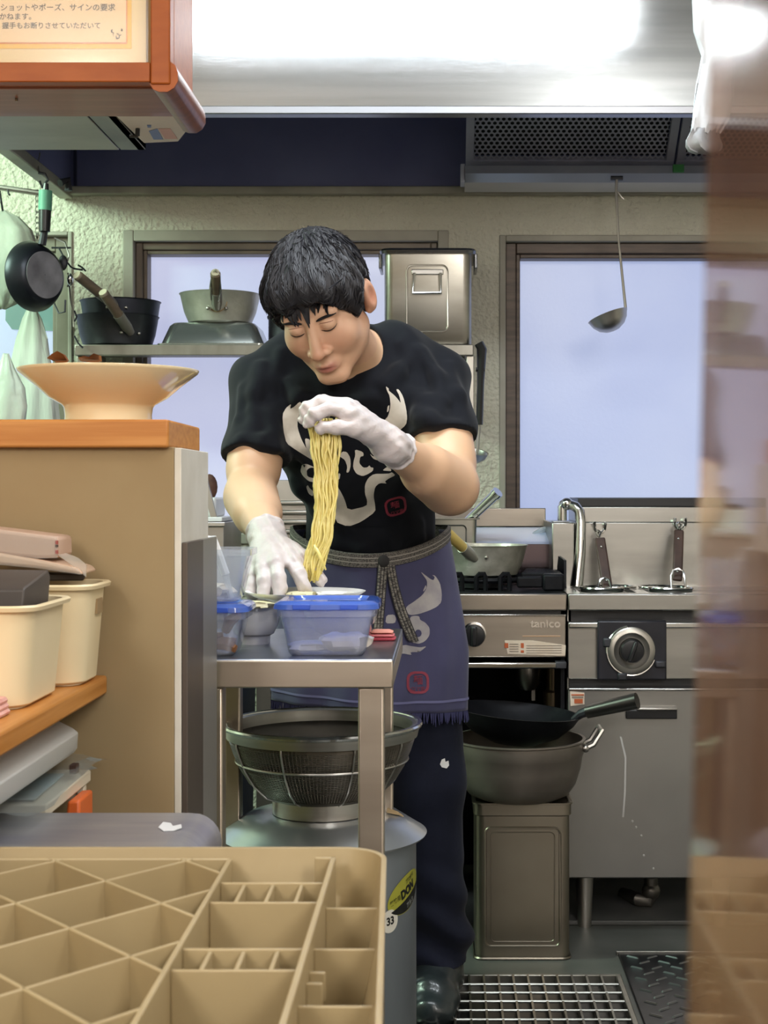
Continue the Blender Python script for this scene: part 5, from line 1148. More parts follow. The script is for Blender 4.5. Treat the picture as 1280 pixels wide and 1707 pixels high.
# ================================================================== the chef
def N3(v): return np.array(v, dtype=np.float32)
def rc(a, b, ra, rb):
    a, b = N3(a), N3(b); ba = b-a; L2 = float(ba@ba)+1e-12
    def f(x, y, z):
        px, py, pz = x-a[0], y-a[1], z-a[2]
        t = np.clip((px*ba[0]+py*ba[1]+pz*ba[2])/L2, 0, 1)
        return np.sqrt((px-t*ba[0])**2+(py-t*ba[1])**2+(pz-t*ba[2])**2)-(ra+(rb-ra)*t)
    m = max(ra, rb); return f, np.minimum(a, b)-m, np.maximum(a, b)+m
def el(c, r, M=None):
    c, r = N3(c), N3(r); M = np.eye(3, dtype=np.float32) if M is None else np.array(M, dtype=np.float32)
    def f(x, y, z):
        px, py, pz = x-c[0], y-c[1], z-c[2]
        q = [M[0, i]*px+M[1, i]*py+M[2, i]*pz for i in range(3)]
        k0 = np.sqrt(sum((q[i]/r[i])**2 for i in range(3))); k1 = np.sqrt(sum((q[i]/r[i]**2)**2 for i in range(3)))
        return k0*(k0-1)/np.maximum(k1, 1e-6)
    m = float(max(r)); return f, c-m, c+m
def capped(prim, c, n):
    """a primitive cut off square where n points"""
    f, lo, hi = prim; c, n = N3(c), N3(n)
    return (lambda x, y, z: np.maximum(f(x, y, z), (x-c[0])*n[0]+(y-c[1])*n[1]+(z-c[2])*n[2])), lo, hi
def sdf(prims, lo, hi, h, post=None):
    lo, hi = N3(lo), N3(hi); n = np.ceil((hi-lo)/h).astype(int)+1
    F_ = np.full(n, .06, np.float32); ax = [(lo[i]+h*np.arange(n[i])).astype(np.float32) for i in range(3)]
    for op, k, (f, a, b) in prims:
        m = k+3*h+.004
        i0 = np.maximum(((a-m-lo)/h).astype(int), 0); i1 = np.minimum(np.ceil((b+m-lo)/h).astype(int)+1, n)
        if (i1 <= i0).any(): continue
        s = tuple(slice(i0[i], i1[i]) for i in range(3))
        d = f(ax[0][s[0]][:, None, None], ax[1][s[1]][None, :, None], ax[2][s[2]][None, None, :])
        A = F_[s]
        if op == 'u':
            if k > 0: t = np.clip(.5+.5*(d-A)/k, 0, 1); F_[s] = d*(1-t)+A*t-k*t*(1-t)
            else: F_[s] = np.minimum(A, d)
        else:
            d = -d
            if k > 0: t = np.clip(.5-.5*(d-A)/k, 0, 1); F_[s] = d*(1-t)+A*t+k*t*(1-t)
            else: F_[s] = np.maximum(A, d)
    if post: F_ = post(F_, *np.meshgrid(*ax, indexing='ij', sparse=True)).astype(np.float32)
    F_[0] = F_[-1] = .05; F_[:, 0] = F_[:, -1] = .05; F_[:, :, 0] = F_[:, :, -1] = .05
    return nets(F_, lo, h)
def nets(F_, lo, h):
    s = F_ < 0; c = np.zeros(np.array(s.shape)-1, np.int8)
    cs = [(i, j, k) for i in (0, 1) for j in (0, 1) for k in (0, 1)]
    sl = lambda a, i, j, k: a[i:a.shape[0]-1+i, j:a.shape[1]-1+j, k:a.shape[2]-1+k]
    for o in cs: c += sl(s, *o)
    ijk = np.argwhere((c > 0) & (c < 8)); K = len(ijk)
    val = np.stack([F_[ijk[:, 0]+o[0], ijk[:, 1]+o[1], ijk[:, 2]+o[2]] for o in cs], 1)
    pos = np.zeros((K, 3)); cnt = np.zeros(K)
    for a in range(8):
        for b in range(a+1, 8):
            if sum(abs(cs[a][i]-cs[b][i]) for i in range(3)) != 1: continue
            va, vb = val[:, a], val[:, b]; m = (va < 0) != (vb < 0)
            t = np.where(m, va/np.where(m, va-vb, 1), 0)
            pos += m[:, None]*(np.array(cs[a])+t[:, None]*(np.array(cs[b])-np.array(cs[a]))); cnt += m
    V = lo+h*(ijk+pos/cnt[:, None])
    idx = np.full(c.shape, -1, np.int32); idx[tuple(ijk.T)] = np.arange(K)
    Q = []
    for ax in range(3):
        u, v = [(1, 2), (2, 0), (0, 1)][ax]
        a = np.take(s, range(s.shape[ax]-1), ax); b = np.take(s, range(1, s.shape[ax]), ax)
        e = np.argwhere(a != b); e = e[(e[:, u] > 0) & (e[:, v] > 0) & (e[:, u] < s.shape[u]-1) & (e[:, v] < s.shape[v]-1)]
        fl = a[tuple(e.T)]
        def g(du, dv):
            q = e.copy(); q[:, u] -= du; q[:, v] -= dv; return idx[tuple(q.T)]
        q = np.stack([g(1, 1), g(0, 1), g(0, 0), g(1, 0)], 1); q[~fl] = q[~fl][:, ::-1]; Q.append(q)
    return V, np.concatenate(Q)
def np_mesh(name, V, Q, m, parent, smooth=180, **k):
    me = bpy.data.meshes.new(name); o0 = np.array(ORG[parent]) if parent is not None else 0
    n = len(V); me.vertices.add(n); me.vertices.foreach_set('co', (V-o0).astype(np.float32).ravel())
    me.loops.add(Q.size); me.loops.foreach_set('vertex_index', Q.ravel().astype(np.int32))
    me.polygons.add(len(Q)); me.polygons.foreach_set('loop_start', np.arange(0, Q.size, Q.shape[1]).astype(np.int32)); me.update(calc_edges=True); me.validate()
    return finish(name, me, m, parent, 0, smooth, **k)
def bvh(V, Q): return BVHTree.FromPolygons([tuple(v) for v in V], [tuple(q) for q in Q])

man = thing('person', 'chef in black T-shirt, blue apron and white gloves, bent over, lifting noodles above a plate', 'person', (-.145, 2.9, 0))
shL, elL, wrL = P(722, 642, 2.78), P(752, 812, 2.60), P(652, 744, 2.40)
shR, elR, wrR = P(440, 648, 2.78), P(417, 826, 2.62), P(447, 897, 2.38)
nb_ = P(588, 604, 2.77); hc = P(537, 512, 2.60)
Rh = np.array(Matrix.Rotation(R(-9), 3, 'Y') @ Matrix.Rotation(R(-16), 3, 'Z') @ Matrix.Rotation(R(36), 3, 'X'))
HS = .965
def hp_(x, y, z): return np.array(hc)+Rh @ (np.array((x, y, z))*HS)
def hrc(a, b, ra, rb): return rc(hp_(*a), hp_(*b), ra*HS, rb*HS)
def hel(c, r): return el(hp_(*c), np.array(r)*HS, Rh)
U_ = lambda k, p: ('u', k, p); S_ = lambda k, p: ('s', k, p)
head = [U_(0, hel((0, .018, .035), (.074, .092, .088))), U_(.03, hel((0, -.030, -.030), (.063, .058, .082))),
        U_(.02, hrc((-.052, .0, -.045), (-.012, -.066, -.103), .020, .017)), U_(.02, hrc((.052, .0, -.045), (.012, -.066, -.103), .020, .017)),
        U_(.012, hrc((-.012, -.070, -.102), (.012, -.070, -.102), .015, .015)),
        U_(.022, hel((-.038, -.056, -.026), (.028, .028, .030))), U_(.022, hel((.038, -.056, -.026), (.028, .028, .030))),
        U_(.014, hrc((-.042, -.073, .028), (.042, -.073, .028), .012, .012)),
        S_(.012, hel((-.031, -.101, .010), (.017, .014, .011))), S_(.012, hel((.031, -.101, .010), (.017, .014, .011))),
        U_(.006, hel((-.031, -.0795, .008), (.0145, .0125, .0120))), U_(.006, hel((.031, -.0795, .008), (.0145, .0125, .0120))),
        U_(.010, hrc((0, -.084, .016), (0, -.106, -.034), .0080, .0115)), U_(.006, hel((0, -.107, -.037), (.0118, .0100, .0090))),
        U_(.006, hel((-.0145, -.092, -.040), (.0088, .011, .0080))), U_(.006, hel((.0145, -.092, -.040), (.0088, .011, .0080))),
        S_(.003, hel((-.0075, -.100, -.0478), (.0036, .005, .0032))), S_(.003, hel((.0075, -.100, -.0478), (.0036, .005, .0032))),
        U_(.010, hel((0, -.076, -.072), (.026, .018, .018))),
        U_(.004, hrc((-.020, -.082, -.0765), (-.004, -.0950, -.0680), .0030, .0054)), U_(.004, hrc((.020, -.082, -.0765), (.004, -.0950, -.0680), .0030, .0054)),
        U_(.004, hrc((-.015, -.084, -.0785), (.015, -.084, -.0785), .0044, .0044)), U_(.004, hel((0, -.0895, -.0795), (.015, .0075, .0065))),
        S_(.0025, hrc((-.021, -.090, -.0785), (0, -.1010, -.0738), .0014, .0018)), S_(.0025, hrc((.021, -.090, -.0785), (0, -.1010, -.0738), .0014, .0018)),
        # ears
        U_(.006, hel((.089, .010, .002), (.013, .021, .033))), S_(.006, hel((.101, .001, .004), (.007, .011, .019))), U_(.004, hel((.084, .002, -.022), (.007, .008, .010))),
        U_(.006, hel((-.087, .010, .002), (.012, .020, .032)))]
def hand(infl, pts):
    wr, Ks, fingers, thumb = pts; out = []
    for k in Ks: out.append(U_(.010, rc(wr, k, .0235+infl, .0120+infl)))
    for ch, r in fingers:
        for i in range(len(ch)-1): out.append(U_(.0025 if i else .005, rc(ch[i], ch[i+1], r[i]+infl, r[i+1]+infl)))
    ch, r = thumb
    for i in range(len(ch)-1): out.append(U_(.004 if i else .010, rc(ch[i], ch[i+1], r[i]+infl, r[i+1]+infl)))
    return out
fr_ = (.0112, .0102, .0094, .0082)
def chain(*p): return [P(*q) for q in p]
KL = chain((582, 690, 2.325), (575, 680, 2.347), (579, 676, 2.368), (589, 680, 2.388))
handL = (wrL, KL, [(chain((582, 690, 2.325), (549, 681, 2.312), (524, 690, 2.305), (514, 704, 2.312)), fr_), (chain((575, 680, 2.347), (534, 671, 2.335), (511, 681, 2.33), (507, 698, 2.332)), fr_),
         (chain((579, 676, 2.368), (540, 670, 2.36), (519, 684, 2.355), (516, 701, 2.352)), fr_), (chain((589, 680, 2.388), (556, 677, 2.385), (540, 690, 2.38), (535, 703, 2.372)), tuple(q*.9 for q in fr_))],
         (chain((618, 724, 2.36), (590, 714, 2.325), (561, 711, 2.310), (535, 714, 2.306)), (.0155, .0118, .0102, .0085)))
KR = chain((487, 938, 2.290), (460, 940, 2.278), (438, 949, 2.28), (423, 962, 2.296))
handR = (wrR, KR, [(chain((487, 938, 2.290), (498, 958, 2.268), (506, 975, 2.262), (510, 990, 2.265)), fr_), (chain((460, 940, 2.278), (465, 961, 2.256), (466, 979, 2.252), (466, 992, 2.258)), fr_),
         (chain((438, 949, 2.28), (439, 968, 2.258), (439, 983, 2.255), (440, 993, 2.26)), fr_), (chain((423, 962, 2.296), (419, 976, 2.277), (418, 986, 2.272), (420, 993, 2.275)), tuple(q*.92 for q in fr_))],
         (chain((470, 912, 2.335), (505, 930, 2.31), (522, 950, 2.297), (534, 968, 2.29)), (.0165, .0128, .0112, .009)))
chest, waist, pelvis = P(590, 725, 2.81), P(618, 885, 2.88), P(620, 1000, 2.92)
def torso(g):
    return [U_(0, el(chest, (.142+g, .100+g, .145+g))), U_(.05, el(waist, (.118+g, .092+g, .13+g))), U_(.05, el(pelvis, (.140+g, .10+g, .11+g))),
            U_(.04, rc(P(505, 610, 2.79), P(665, 606, 2.79), .058+g, .058+g)),
            U_(.03, rc(P(508, 600, 2.78), shR, .046+g, .050+g)), U_(.03, rc(P(650, 590, 2.78), shL, .046+g, .052+g)), U_(.04, rc(P(520, 680, 2.75), P(645, 675, 2.75), .07+g, .07+g))]
def arm(sh, e, w_, g=0, fat=1.0):
    sh, e, w_ = Vector(sh), Vector(e), Vector(w_)
    return [U_(.03, rc(sh, e, .050+g, .042*fat+g)), U_(.02, rc(sh.lerp(e, .35), sh.lerp(e, .75), .048*fat+g, .046*fat+g)), U_(.012, rc(e, w_, .043*fat+g, .026+g)), U_(.02, rc(e.lerp(w_, .08), e.lerp(w_, .42), .044*fat+g, .040*fat+g))]
neck = [U_(.03, rc(nb_, hp_(0, .030, -.045), .056, .050)), U_(.02, rc(P(606, 612, 2.75), hp_(.03, -.01, -.05), .040, .036)), U_(.02, rc(P(558, 612, 2.74), hp_(-.03, -.01, -.05), .036, .034))]
body = torso(0)+arm(shL, elL, wrL, 0, 1.10)+arm(shR, elR, wrR, 0, 1.0)+neck+[(o, max(k, .0), p) for o, k, p in [U_(.018, head[0][2])]+head[1:]]+hand(-.0018, handL)+hand(-.0018, handR)
lo, hi = (-.425, 2.225, .70), (.085, 3.06, 1.515)
V, Q = sdf(body, lo, hi, .0023)
LOC = ((V-np.array(hc)) @ Rh)/HS
SKIN = mat('skin', 'd2a382', .48, sub=.12, attr='tint', bump=.08, bs=300, dist=.0006)
b_o = np_mesh('body', V, Q, SKIN, man)
# skin tint: a little red on lips, cheeks, nose and ears, dark scalp under the hair
base = np.array(lin('d4aa8e'))[:3]; arm_c = np.array(lin('d8b08f'))[:3]
col = np.tile(base, (len(V), 1)); x_, y_, z_ = LOC.T
inhead = (np.abs(x_) < .11) & (np.abs(y_) < .13) & (z_ > -.13) & (z_ < .14)
col[~inhead] = arm_c
def blend(mask, c): 
    global col
    mask = np.clip(mask, 0, 1)[:, None]; col = col*(1-mask)+np.array(lin(c))[:3]*mask
gs_ = lambda cx, cy, cz, s: inhead*np.exp(-(((x_-cx)**2+(y_-cy)**2+(z_-cz)**2)/s**2))
blend(.38*gs_(-.04, -.08, -.03, .026)+.38*gs_(.04, -.08, -.03, .026), 'bd7f66'); blend(.6*gs_(0, -.112, -.038, .018), 'b97a62')
blend(.8*gs_(.082, .01, .0, .03)+.8*gs_(-.082, .01, 0, .03), 'b26a55')
lip = np.exp(-((x_/.021)**4))*np.exp(-(((z_+.0745)/.0095)**4))*(y_ < -.078)*inhead; blend(.85*lip, '9d5450')
blend(gs_(-.0075, -.098, -.0475, .004)+gs_(.0075, -.098, -.0475, .004), '5a332a')
blend(((z_ > .062-(y_+.09)*.70) & inhead & (np.abs(x_) < .0775)).astype(float), '1b1a1c')
ca = b_o.data.color_attributes.new('tint', 'FLOAT_COLOR', 'POINT'); ca.data.foreach_set('color', np.concatenate([col, np.ones((len(V), 1))], 1).astype(np.float32).ravel())
tree = bvh(V, Q)
def face_pt(x, z, off=.0008, y0=-.2):
    o = Vector(hp_(x, y0, z)); d = Vector(Rh @ np.array((0, 1, 0))); h_ = tree.ray_cast(o, d)
    return (h_[0] if h_[0] else Vector(hp_(x, -.09, z)))-d*off
HAIR = mat('black_hair', '131216', .62, 0, '1c1b20', 60, spec=.3)
for sgn, nm in ((-1, 'eyebrow'), (1, 'eyebrow')):
    n = 9; pts = [face_pt(sgn*(.014+.038*i/(n-1)), .0200+.0075*math.sin(1.9*i/(n-1))-.002*(i/(n-1)), .0006) for i in range(n)]
    MB().tube(pts, [.0012, .0024, .0028, .0028, .0027, .0025, .0021, .0016, .0008], 6).build(nm, HAIR, man)
    n = 11; pts = [face_pt(sgn*.031+.0150*(2*i/(n-1)-1), .0015-.0042*(1-(2*i/(n-1)-1)**2)+.0016*sgn*(2*i/(n-1)-1), .0002) for i in range(n)]
    MB().tube(pts, [.0003, .0008, .0011, .0012, .0013, .0013, .0013, .0012, .0011, .0008, .0003], 6).build('eyelashes', mat('lash', '2a1d1a', .6), man)
    n = 9; pts = [face_pt(sgn*.031+.0155*(2*i/(n-1)-1), .0155-.003*(2*i/(n-1)-1)**2, .0000) for i in range(n)]
    MB().tube(pts, [.0002, .0005, .0006, .0007, .0007, .0007, .0006, .0005, .0002], 5).build('lid_crease', mat('crease', '8b5b48', .6), man)

# hair: a cap that follows the skull, with clumps, and loose strands over it
def hair_post(F_, x, y, z):
    px, py, pz = x-hc.x, y-hc.y, z-hc.z
    a = [(Rh[0, i]*px+Rh[1, i]*py+Rh[2, i]*pz)/HS for i in range(3)]
    th_ = np.arctan2(a[0], a[1]-.045)
    F_ = F_-.0022*np.sin(17*th_+40*a[2])-.0016*np.sin(31*th_-60*a[2]+20*a[0])
    edge = .055-(a[1]+.09)*.72+.006*np.sin(70*a[0]+1)+.004*np.sin(150*a[0]+th_)
    edge = edge-.040*np.exp(-((np.abs(a[0])-.075)/.014)**2)*np.exp(-((a[1]+.03)/.022)**2)
    edge = edge+.075*np.exp(-((a[1]-.012)/.022)**2)*np.exp(-((np.abs(a[0])-.085)/.014)**2)*0
    F_ = F_+.013*np.exp(-np.clip(a[2]-edge, 0, 1)/.016)*np.clip((.03-a[1])/.03, 0, 1)
    F_ = np.maximum(F_, (edge-a[2])*.8)
    ear = np.sqrt(((np.abs(a[0])-.096)/.034)**2+((a[1]-.010)/.034)**2+((a[2]+.004)/.044)**2)-1
    return np.maximum(F_, -ear*.03)
hairp = [U_(0, hel((0, .018, .040), (.090, .108, .100))), U_(.02, hel((0, -.040, .055), (.080, .068, .058))), U_(.02, hel((-.058, -.01, .030), (.034, .06, .055))), U_(.02, hel((.058, -.01, .030), (.034, .06, .055))), U_(.02, hel((0, .07, -.02), (.07, .05, .07)))]
c_ = np.array(hc); HV, HQ = sdf(hairp, c_-.17, c_+.17, .0028, hair_post)
hair = np_mesh('hair', HV, HQ, HAIR, man)
htree = bvh(HV, HQ)
mb = MB(); crown = np.array(hp_(.012, .055, .13)); q_ = np.random.default_rng(5); made = 0
down = np.array((0, 0, -1.0))
hn = len(HV)
upmask = np.where(((HV-np.array(hc)) @ Rh)[:, 2] > .0)[0]
for _ in range(2600):
    p = Vector(HV[q_.choice(upmask)]); L_n = q_.uniform(.022, .05); ns_ = 6; lift = q_.uniform(.0, .004); tw = q_.normal(0, .35); pts = []; w0 = q_.uniform(.0006, .0013)
    for k in range(ns_):
        h_ = htree.find_nearest(p)
        if h_[0] is None: break
        n_ = Vector(h_[1]); f = k/(ns_-1)
        pts.append(h_[0]+n_*(.0006+lift*f*f))
        d = p-Vector(crown); d = d-n_*d.dot(n_); d = d+Vector(down)*.03
        if d.length < 1e-5: d = Vector((0, -1, 0))
        d.normalize(); d = Matrix.Rotation(tw*(.4+f), 3, n_) @ d
        p = h_[0]+d*(L_n/ns_)
    if len(pts) == ns_: mb.tube(pts, [w0, w0*1.2, w0*1.2, w0, w0*.7, w0*.15], 3, False)
clumps = [(xc+q_.uniform(-.002, .002), q_.uniform(.35, 1.0), q_.normal(0, .005)) for xc in np.linspace(-.064, .064, 26)]
for i in range(520):
    xc, lc_, sc_ = clumps[i % 26]; x = xc+q_.uniform(-.0045, .0045); ln = lc_*q_.uniform(.8, 1.05)*.030*(1.2-10*abs(xc+.012)); 
    if ln < .003: ln = q_.uniform(.001, .006)
    pts = []; sx_ = sc_+(xc-x)*.8
    o_ = Vector(Rh @ np.array((0, 1, 0)))
    for k, zz in enumerate((.092, .076, .062)):
        h_ = htree.ray_cast(Vector(hp_(x-sx_*(2-k), -.25, zz)), o_); pts.append((h_[0] if h_[0] else Vector(hp_(x, -.11, zz)))-o_*.0015)
    for k in range(1, 5):
        f = k/4; pts.append(face_pt(x+sx_*f, .058-(ln+.010)*f, .009-.0065*f))
    mb.tube(pts, [.0008, .0014, .0016, .0015, .0013, .0009, .0002], 3, False)
st_ = mb.build('hair_strands', mat('hair_strand', '19181d', .5, 0, '25242a', 80, spec=.35), man, 0, 60, kind='stuff')

# T-shirt
sl_ = lambda sh, e, f: Vector(sh).lerp(Vector(e), f)
dL = (elL-shL).normalized(); dR = (elR-shR).normalized()
cL, cR = sl_(shL, elL, .56), sl_(shR, elR, .66)
nd = (Vector(hp_(0, .02, -.06))-nb_).normalized()
shirt = torso(.011)+[U_(.03, capped(rc(shL, sl_(shL, elL, .9), .068, .0660), cL, Vector((.06, -.42, -.90)).normalized())), U_(.03, capped(rc(shR, sl_(shR, elR, .9), .065, .0605), cR, Vector((-.02, -.42, -.90)).normalized())),
    U_(.025, rc(nb_-nd*.01, nb_+nd*.020, .074, .068)), S_(.008, rc(nb_-nd*.06, nb_+nd*.3, .061, .066))]
zc_ = P(0, 945, 2.79).z
def shirt_post(F_, x, y, z):
    w1 = np.sin(42*(z+.6*x)+3*np.sin(11*x+7*y)); w2 = np.sin(70*(z*.8-x*.7)+2.5*np.sin(17*z)+1)
    w3 = np.sin(95*x+8*np.sin(9*z)+2*np.sin(23*y))
    side = np.clip(np.abs(x+.185)/.13, 0, 1)
    w4 = np.sin(30*(z*.5+x*.9)+2.2*np.sin(14*z+5*y)); F_ = F_-.0030*w1*(.3+.7*side)-.0018*w2-.0016*w3-.0022*w4
    return np.maximum(F_, zc_-z)
SV, SQ = sdf(shirt, (-.44, 2.60, zc_-.01), (.085, 3.06, 1.36), .0045, shirt_post)
# second pass: cloth folds as soft ridges laid on the first surface
t1 = bvh(SV, SQ)
def ray_px(tree_, px, py):
    d = (P(px, py, 1)-Vector((0, 0, H))).normalized(); h_ = tree_.ray_cast(Vector((0, 0, H))+d*1.8, d)
    return h_[0]+d*.0035 if h_[0] else None
for ln_, r_ in (([(668, 575), (690, 610), (702, 660), (700, 700)], .010), ([(705, 590), (728, 630), (738, 690)], .010), ([(748, 610), (764, 660), (768, 715)], .009), ([(692, 655), (712, 668), (742, 672)], .007), ([(698, 690), (725, 705), (760, 706)], .007),
                 ([(468, 590), (455, 640), (452, 700), (458, 745)], .010), ([(438, 610), (425, 660), (420, 740)], .009), ([(405, 650), (398, 700), (396, 750)], .008), ([(466, 680), (445, 690), (418, 686)], .007), ([(462, 720), (435, 735), (405, 732)], .007),
                 ([(478, 700), (500, 740), (520, 800)], .008), ([(716, 730), (690, 760), (660, 775)], .008), ([(490, 800), (530, 850), (580, 880)], .009), ([(735, 840), (700, 875), (650, 898)], .009), ([(498, 880), (540, 905), (600, 915)], .009), ([(732, 870), (700, 895), (660, 915)], .008), ([(520, 660), (560, 668), (620, 664)], .006), ([(480, 640), (500, 665), (540, 690)], .007), ([(640, 640), (665, 620), (690, 590)], .008)):
    q = [ray_px(t1, *p_) for p_ in ln_]; q = [v for v in q if v is not None]
    for i in range(len(q)-1):
        f0, f1 = 1-abs(2*i/(len(ln_)-1)-1)*.5, 1-abs(2*(i+1)/(len(ln_)-1)-1)*.5
        shirt.append(U_(.020, rc(q[i], q[i+1], r_*f0, r_*f1)))
SV, SQ = sdf(shirt, (-.44, 2.60, zc_-.01), (.085, 3.06, 1.36), .0034, shirt_post)
SHIRT = mat('black_cotton', '0a0d14', .8, 0, '0e1119', 7, spec=.15, sheen=.08, bump=.12, bs=400, dist=.0006)
sh_o = np_mesh('shirt', SV, SQ, SHIRT, man)
stree = bvh(SV, SQ); EYE = Vector((0, 0, H))
def on_surface(tree_, px, py, off, dmax=3.2):
    d = (P(px, py, 1)-EYE).normalized(); h_ = tree_.ray_cast(EYE+d*1.8, d)
    return (h_[0]+h_[1]*off if h_[1].dot(d) < 0 else h_[0]-h_[1]*off) if h_[0] else None
def printed(name, me, m, parent, tree_, off=.0010, step=5, label=None):
    """flat print laid onto a garment: cut fine, each point set on the cloth"""
    xs_ = [v.co.x for v in me.vertices]; ys_ = [v.co.y for v in me.vertices]
    cut(me, step, min(xs_), max(xs_), min(ys_), max(ys_))
    bad = []
    for v in me.vertices:
        p = on_surface(tree_, v.co.x, -v.co.y, off)
        if p is None: bad.append(v.index); p = Vector((0, 0, 0))
        v.co = p-ORG[parent]
    if bad:
        bm = bmesh.new(); bm.from_mesh(me); bm.verts.ensure_lookup_table(); bmesh.ops.delete(bm, geom=[bm.verts[i] for i in bad], context='VERTS'); bm.to_mesh(me); bm.free()
    me.update(); return finish(name, me, m, parent, 0, 180, label=label)
PRINT = mat('white_print', 'cfcac0', .7, 0, 'c4beb3', 60, contrast=(.4, .75))
for i, p in enumerate(BULL):
    pp = round_poly(p, 1)
    printed('bull_print', poly_mesh([[(460+x/5.333, -(620+y/5.333)) for x, y in pp]]), PRINT, sh_o, stree, label=None)
RED = mat('red_print', '7a2336', .7); REDDK = mat('dark_red_print', '4d1626', .7)
def seal(c4, parent, tree_, mat_, matt, chars, w_=.11, off=.0012):
    """a stamp: a frame with lettering inside, given by its four corners in the picture"""
    a, b, c, d = [Vector(q) for q in c4]
    def bil(u, v): return (a*(1-u)+b*u)*(1-v)+(d*(1-u)+c*u)*v
    def ringp(o_): return [(lambda q: (q.x, -q.y))(bil(u, v)) for u, v in round_poly([(o_, o_), (1-o_, o_), (1-o_, 1-o_), (o_, 1-o_)], 2)]
    printed('seal_frame', poly_mesh([ringp(0), ringp(w_)]), mat_, parent, tree_, off, 3)
    for ch, cu, cv, size in chars:
        me = text_mesh(ch, 1, .012, 0, 'CENTER')
        ys_ = [v.co.y for v in me.vertices]; ym = (max(ys_)+min(ys_))/2
        for v in me.vertices:
            q = bil(cu+v.co.x*size, cv-(v.co.y-ym)*size); v.co = (q.x, -q.y, 0)
        printed('seal_lettering', me, matt, parent, tree_, off+.0003, 3)
seal([(639, 834), (674.5, 824), (678.5, 854), (645, 863.5)], sh_o, stree, RED, RED, (('麺', .48, .40, .42), ('ロマ家', .52, .80, .21)))

# gloves
GLOVE = mat('white_glove', 'cfc6c5', .45, 0, 'c4bab9', 30, bump=.6, bs=60, dist=.004, sub=.1)
def glove(pts, e, lo, hi):
    wr = Vector(pts[0]); u = (Vector(e)-wr).normalized(); cuff = wr+u*.030
    pr = hand(.0014, pts)+[U_(.012, rc(wr, wr+u*.05, .0275, .0315)), U_(.004, rc(wr+u*.028, wr+u*.028, .0001, .0001))]
    def post(F_, x, y, z):
        d = (x-cuff.x)*u.x+(y-cuff.y)*u.y+(z-cuff.z)*u.z
        wr_ = .0011*np.sin(190*(x*.8+z*.9)+6*np.sin(40*x+30*z))+.0004*np.sin(320*(z-x*.6))
        F_ = F_-wr_
        F_ = F_-.0036*np.exp(-((d+.003)/.003)**2)-.0012*np.exp(-((d+.014)/.0025)**2)
        return np.maximum(F_, d)
    Vg, Qg = sdf(pr, lo, hi, .0021, post)
    return np_mesh('glove', Vg, Qg, GLOVE, man)
def bounds(pts, m=.05):
    a = [pts[0]]+list(pts[1])+[q for c, _ in pts[2] for q in c]+list(pts[3][0]); a = np.array([tuple(q) for q in a]); return a.min(0)-m, a.max(0)+m
glove(handL, elL, *bounds(handL)); glove(handR, elR, *bounds(handR))

# trousers, boots
hipL, hipR = Vector((-.070, 2.92, .80)), Vector((-.220, 2.92, .80))
knL, knR = Vector((-.035, 2.87, .46)), Vector((-.255, 2.87, .46)); anL, anR = Vector((-.020, 2.93, .10)), Vector((-.275, 2.93, .10))
tr = [U_(0, el(pelvis, (.148, .108, .115)))]
for h_, k_, a_ in ((hipL, knL, anL), (hipR, knR, anR)):
    tr += [U_(.05, rc(h_, k_, .088, .071)), U_(.03, rc(k_, a_, .069, .064)), U_(.03, rc(a_+Vector((0, 0, .05)), a_+Vector((0, 0, .0)), .066, .067))]
def tr_post(F_, x, y, z):
    low = np.clip((.34-z)/.2, 0, 1)
    F_ = F_-.008*low*np.sin(75*z+2.2*np.sin(25*x)+9*y)-.0025*np.sin(28*z+14*x+2*np.sin(9*z))-.0018*np.sin(60*x+12*z)
    return np.maximum(F_, .095-z)
TV, TQ = sdf(tr, (-.37, 2.76, .08), (.08, 3.08, .95), .0045, tr_post)
TROUS = mat('navy_work_trousers', '171a28', .8, 0, '1e2233', 8, bump=.2, bs=90, dist=.002, spec=.15, sheen=.05)
tro = np_mesh('trousers', TV, TQ, TROUS, man); ttree = bvh(TV, TQ)
printed('pocket_mark', poly_mesh([[(736, -1266), (741, -1264), (742, -1270), (747, -1268), (748, -1276), (744, -1281), (736, -1279), (733, -1274)]]), mat('mark_white', 'd9d9d9', .6), tro, ttree, .0012, 4)
BOOT = mat('black_boot', '1b2022', .28, 0, '2b3234', 7, bump=.5, bs=22, dist=.006, coat=.2)
for a_ in (anL, anR):
    x = a_.x; pr = [U_(0, rc((x, 2.955, .050), (x-.004, 2.84, .042), .044, .043)), U_(.03, rc((x, 2.94, .06), (x, 2.94, .17), .052, .055)), U_(.02, el((x-.004, 2.815, .040), (.047, .055, .040))), U_(.03, rc((x, 2.92, .09), (x-.002, 2.85, .06), .05, .042))]
    bv, bq = sdf(pr, (x-.085, 2.72, 0), (x+.085, 3.03, .2), .003, lambda F_, X_, Y_, Z_: np.maximum(F_-.0015*np.sin(110*Z_+60*Y_+2*np.sin(40*X_)), .012-Z_))
    sh_ = np_mesh('boot', bv, bq, BOOT, man)
    sp = [(x+.050*math.cos(R(t)), (2.955 if math.sin(R(t)) > 0 else 2.82)+(.045 if math.sin(R(t)) > 0 else .058)*math.sin(R(t))) for t in range(0, 360, 12)]
    MB().loft([[(a, b, z) for a, b in sp] for z in (0, .013)]).build('sole', mat('boot_sole', '111314', .6), sh_, .002)

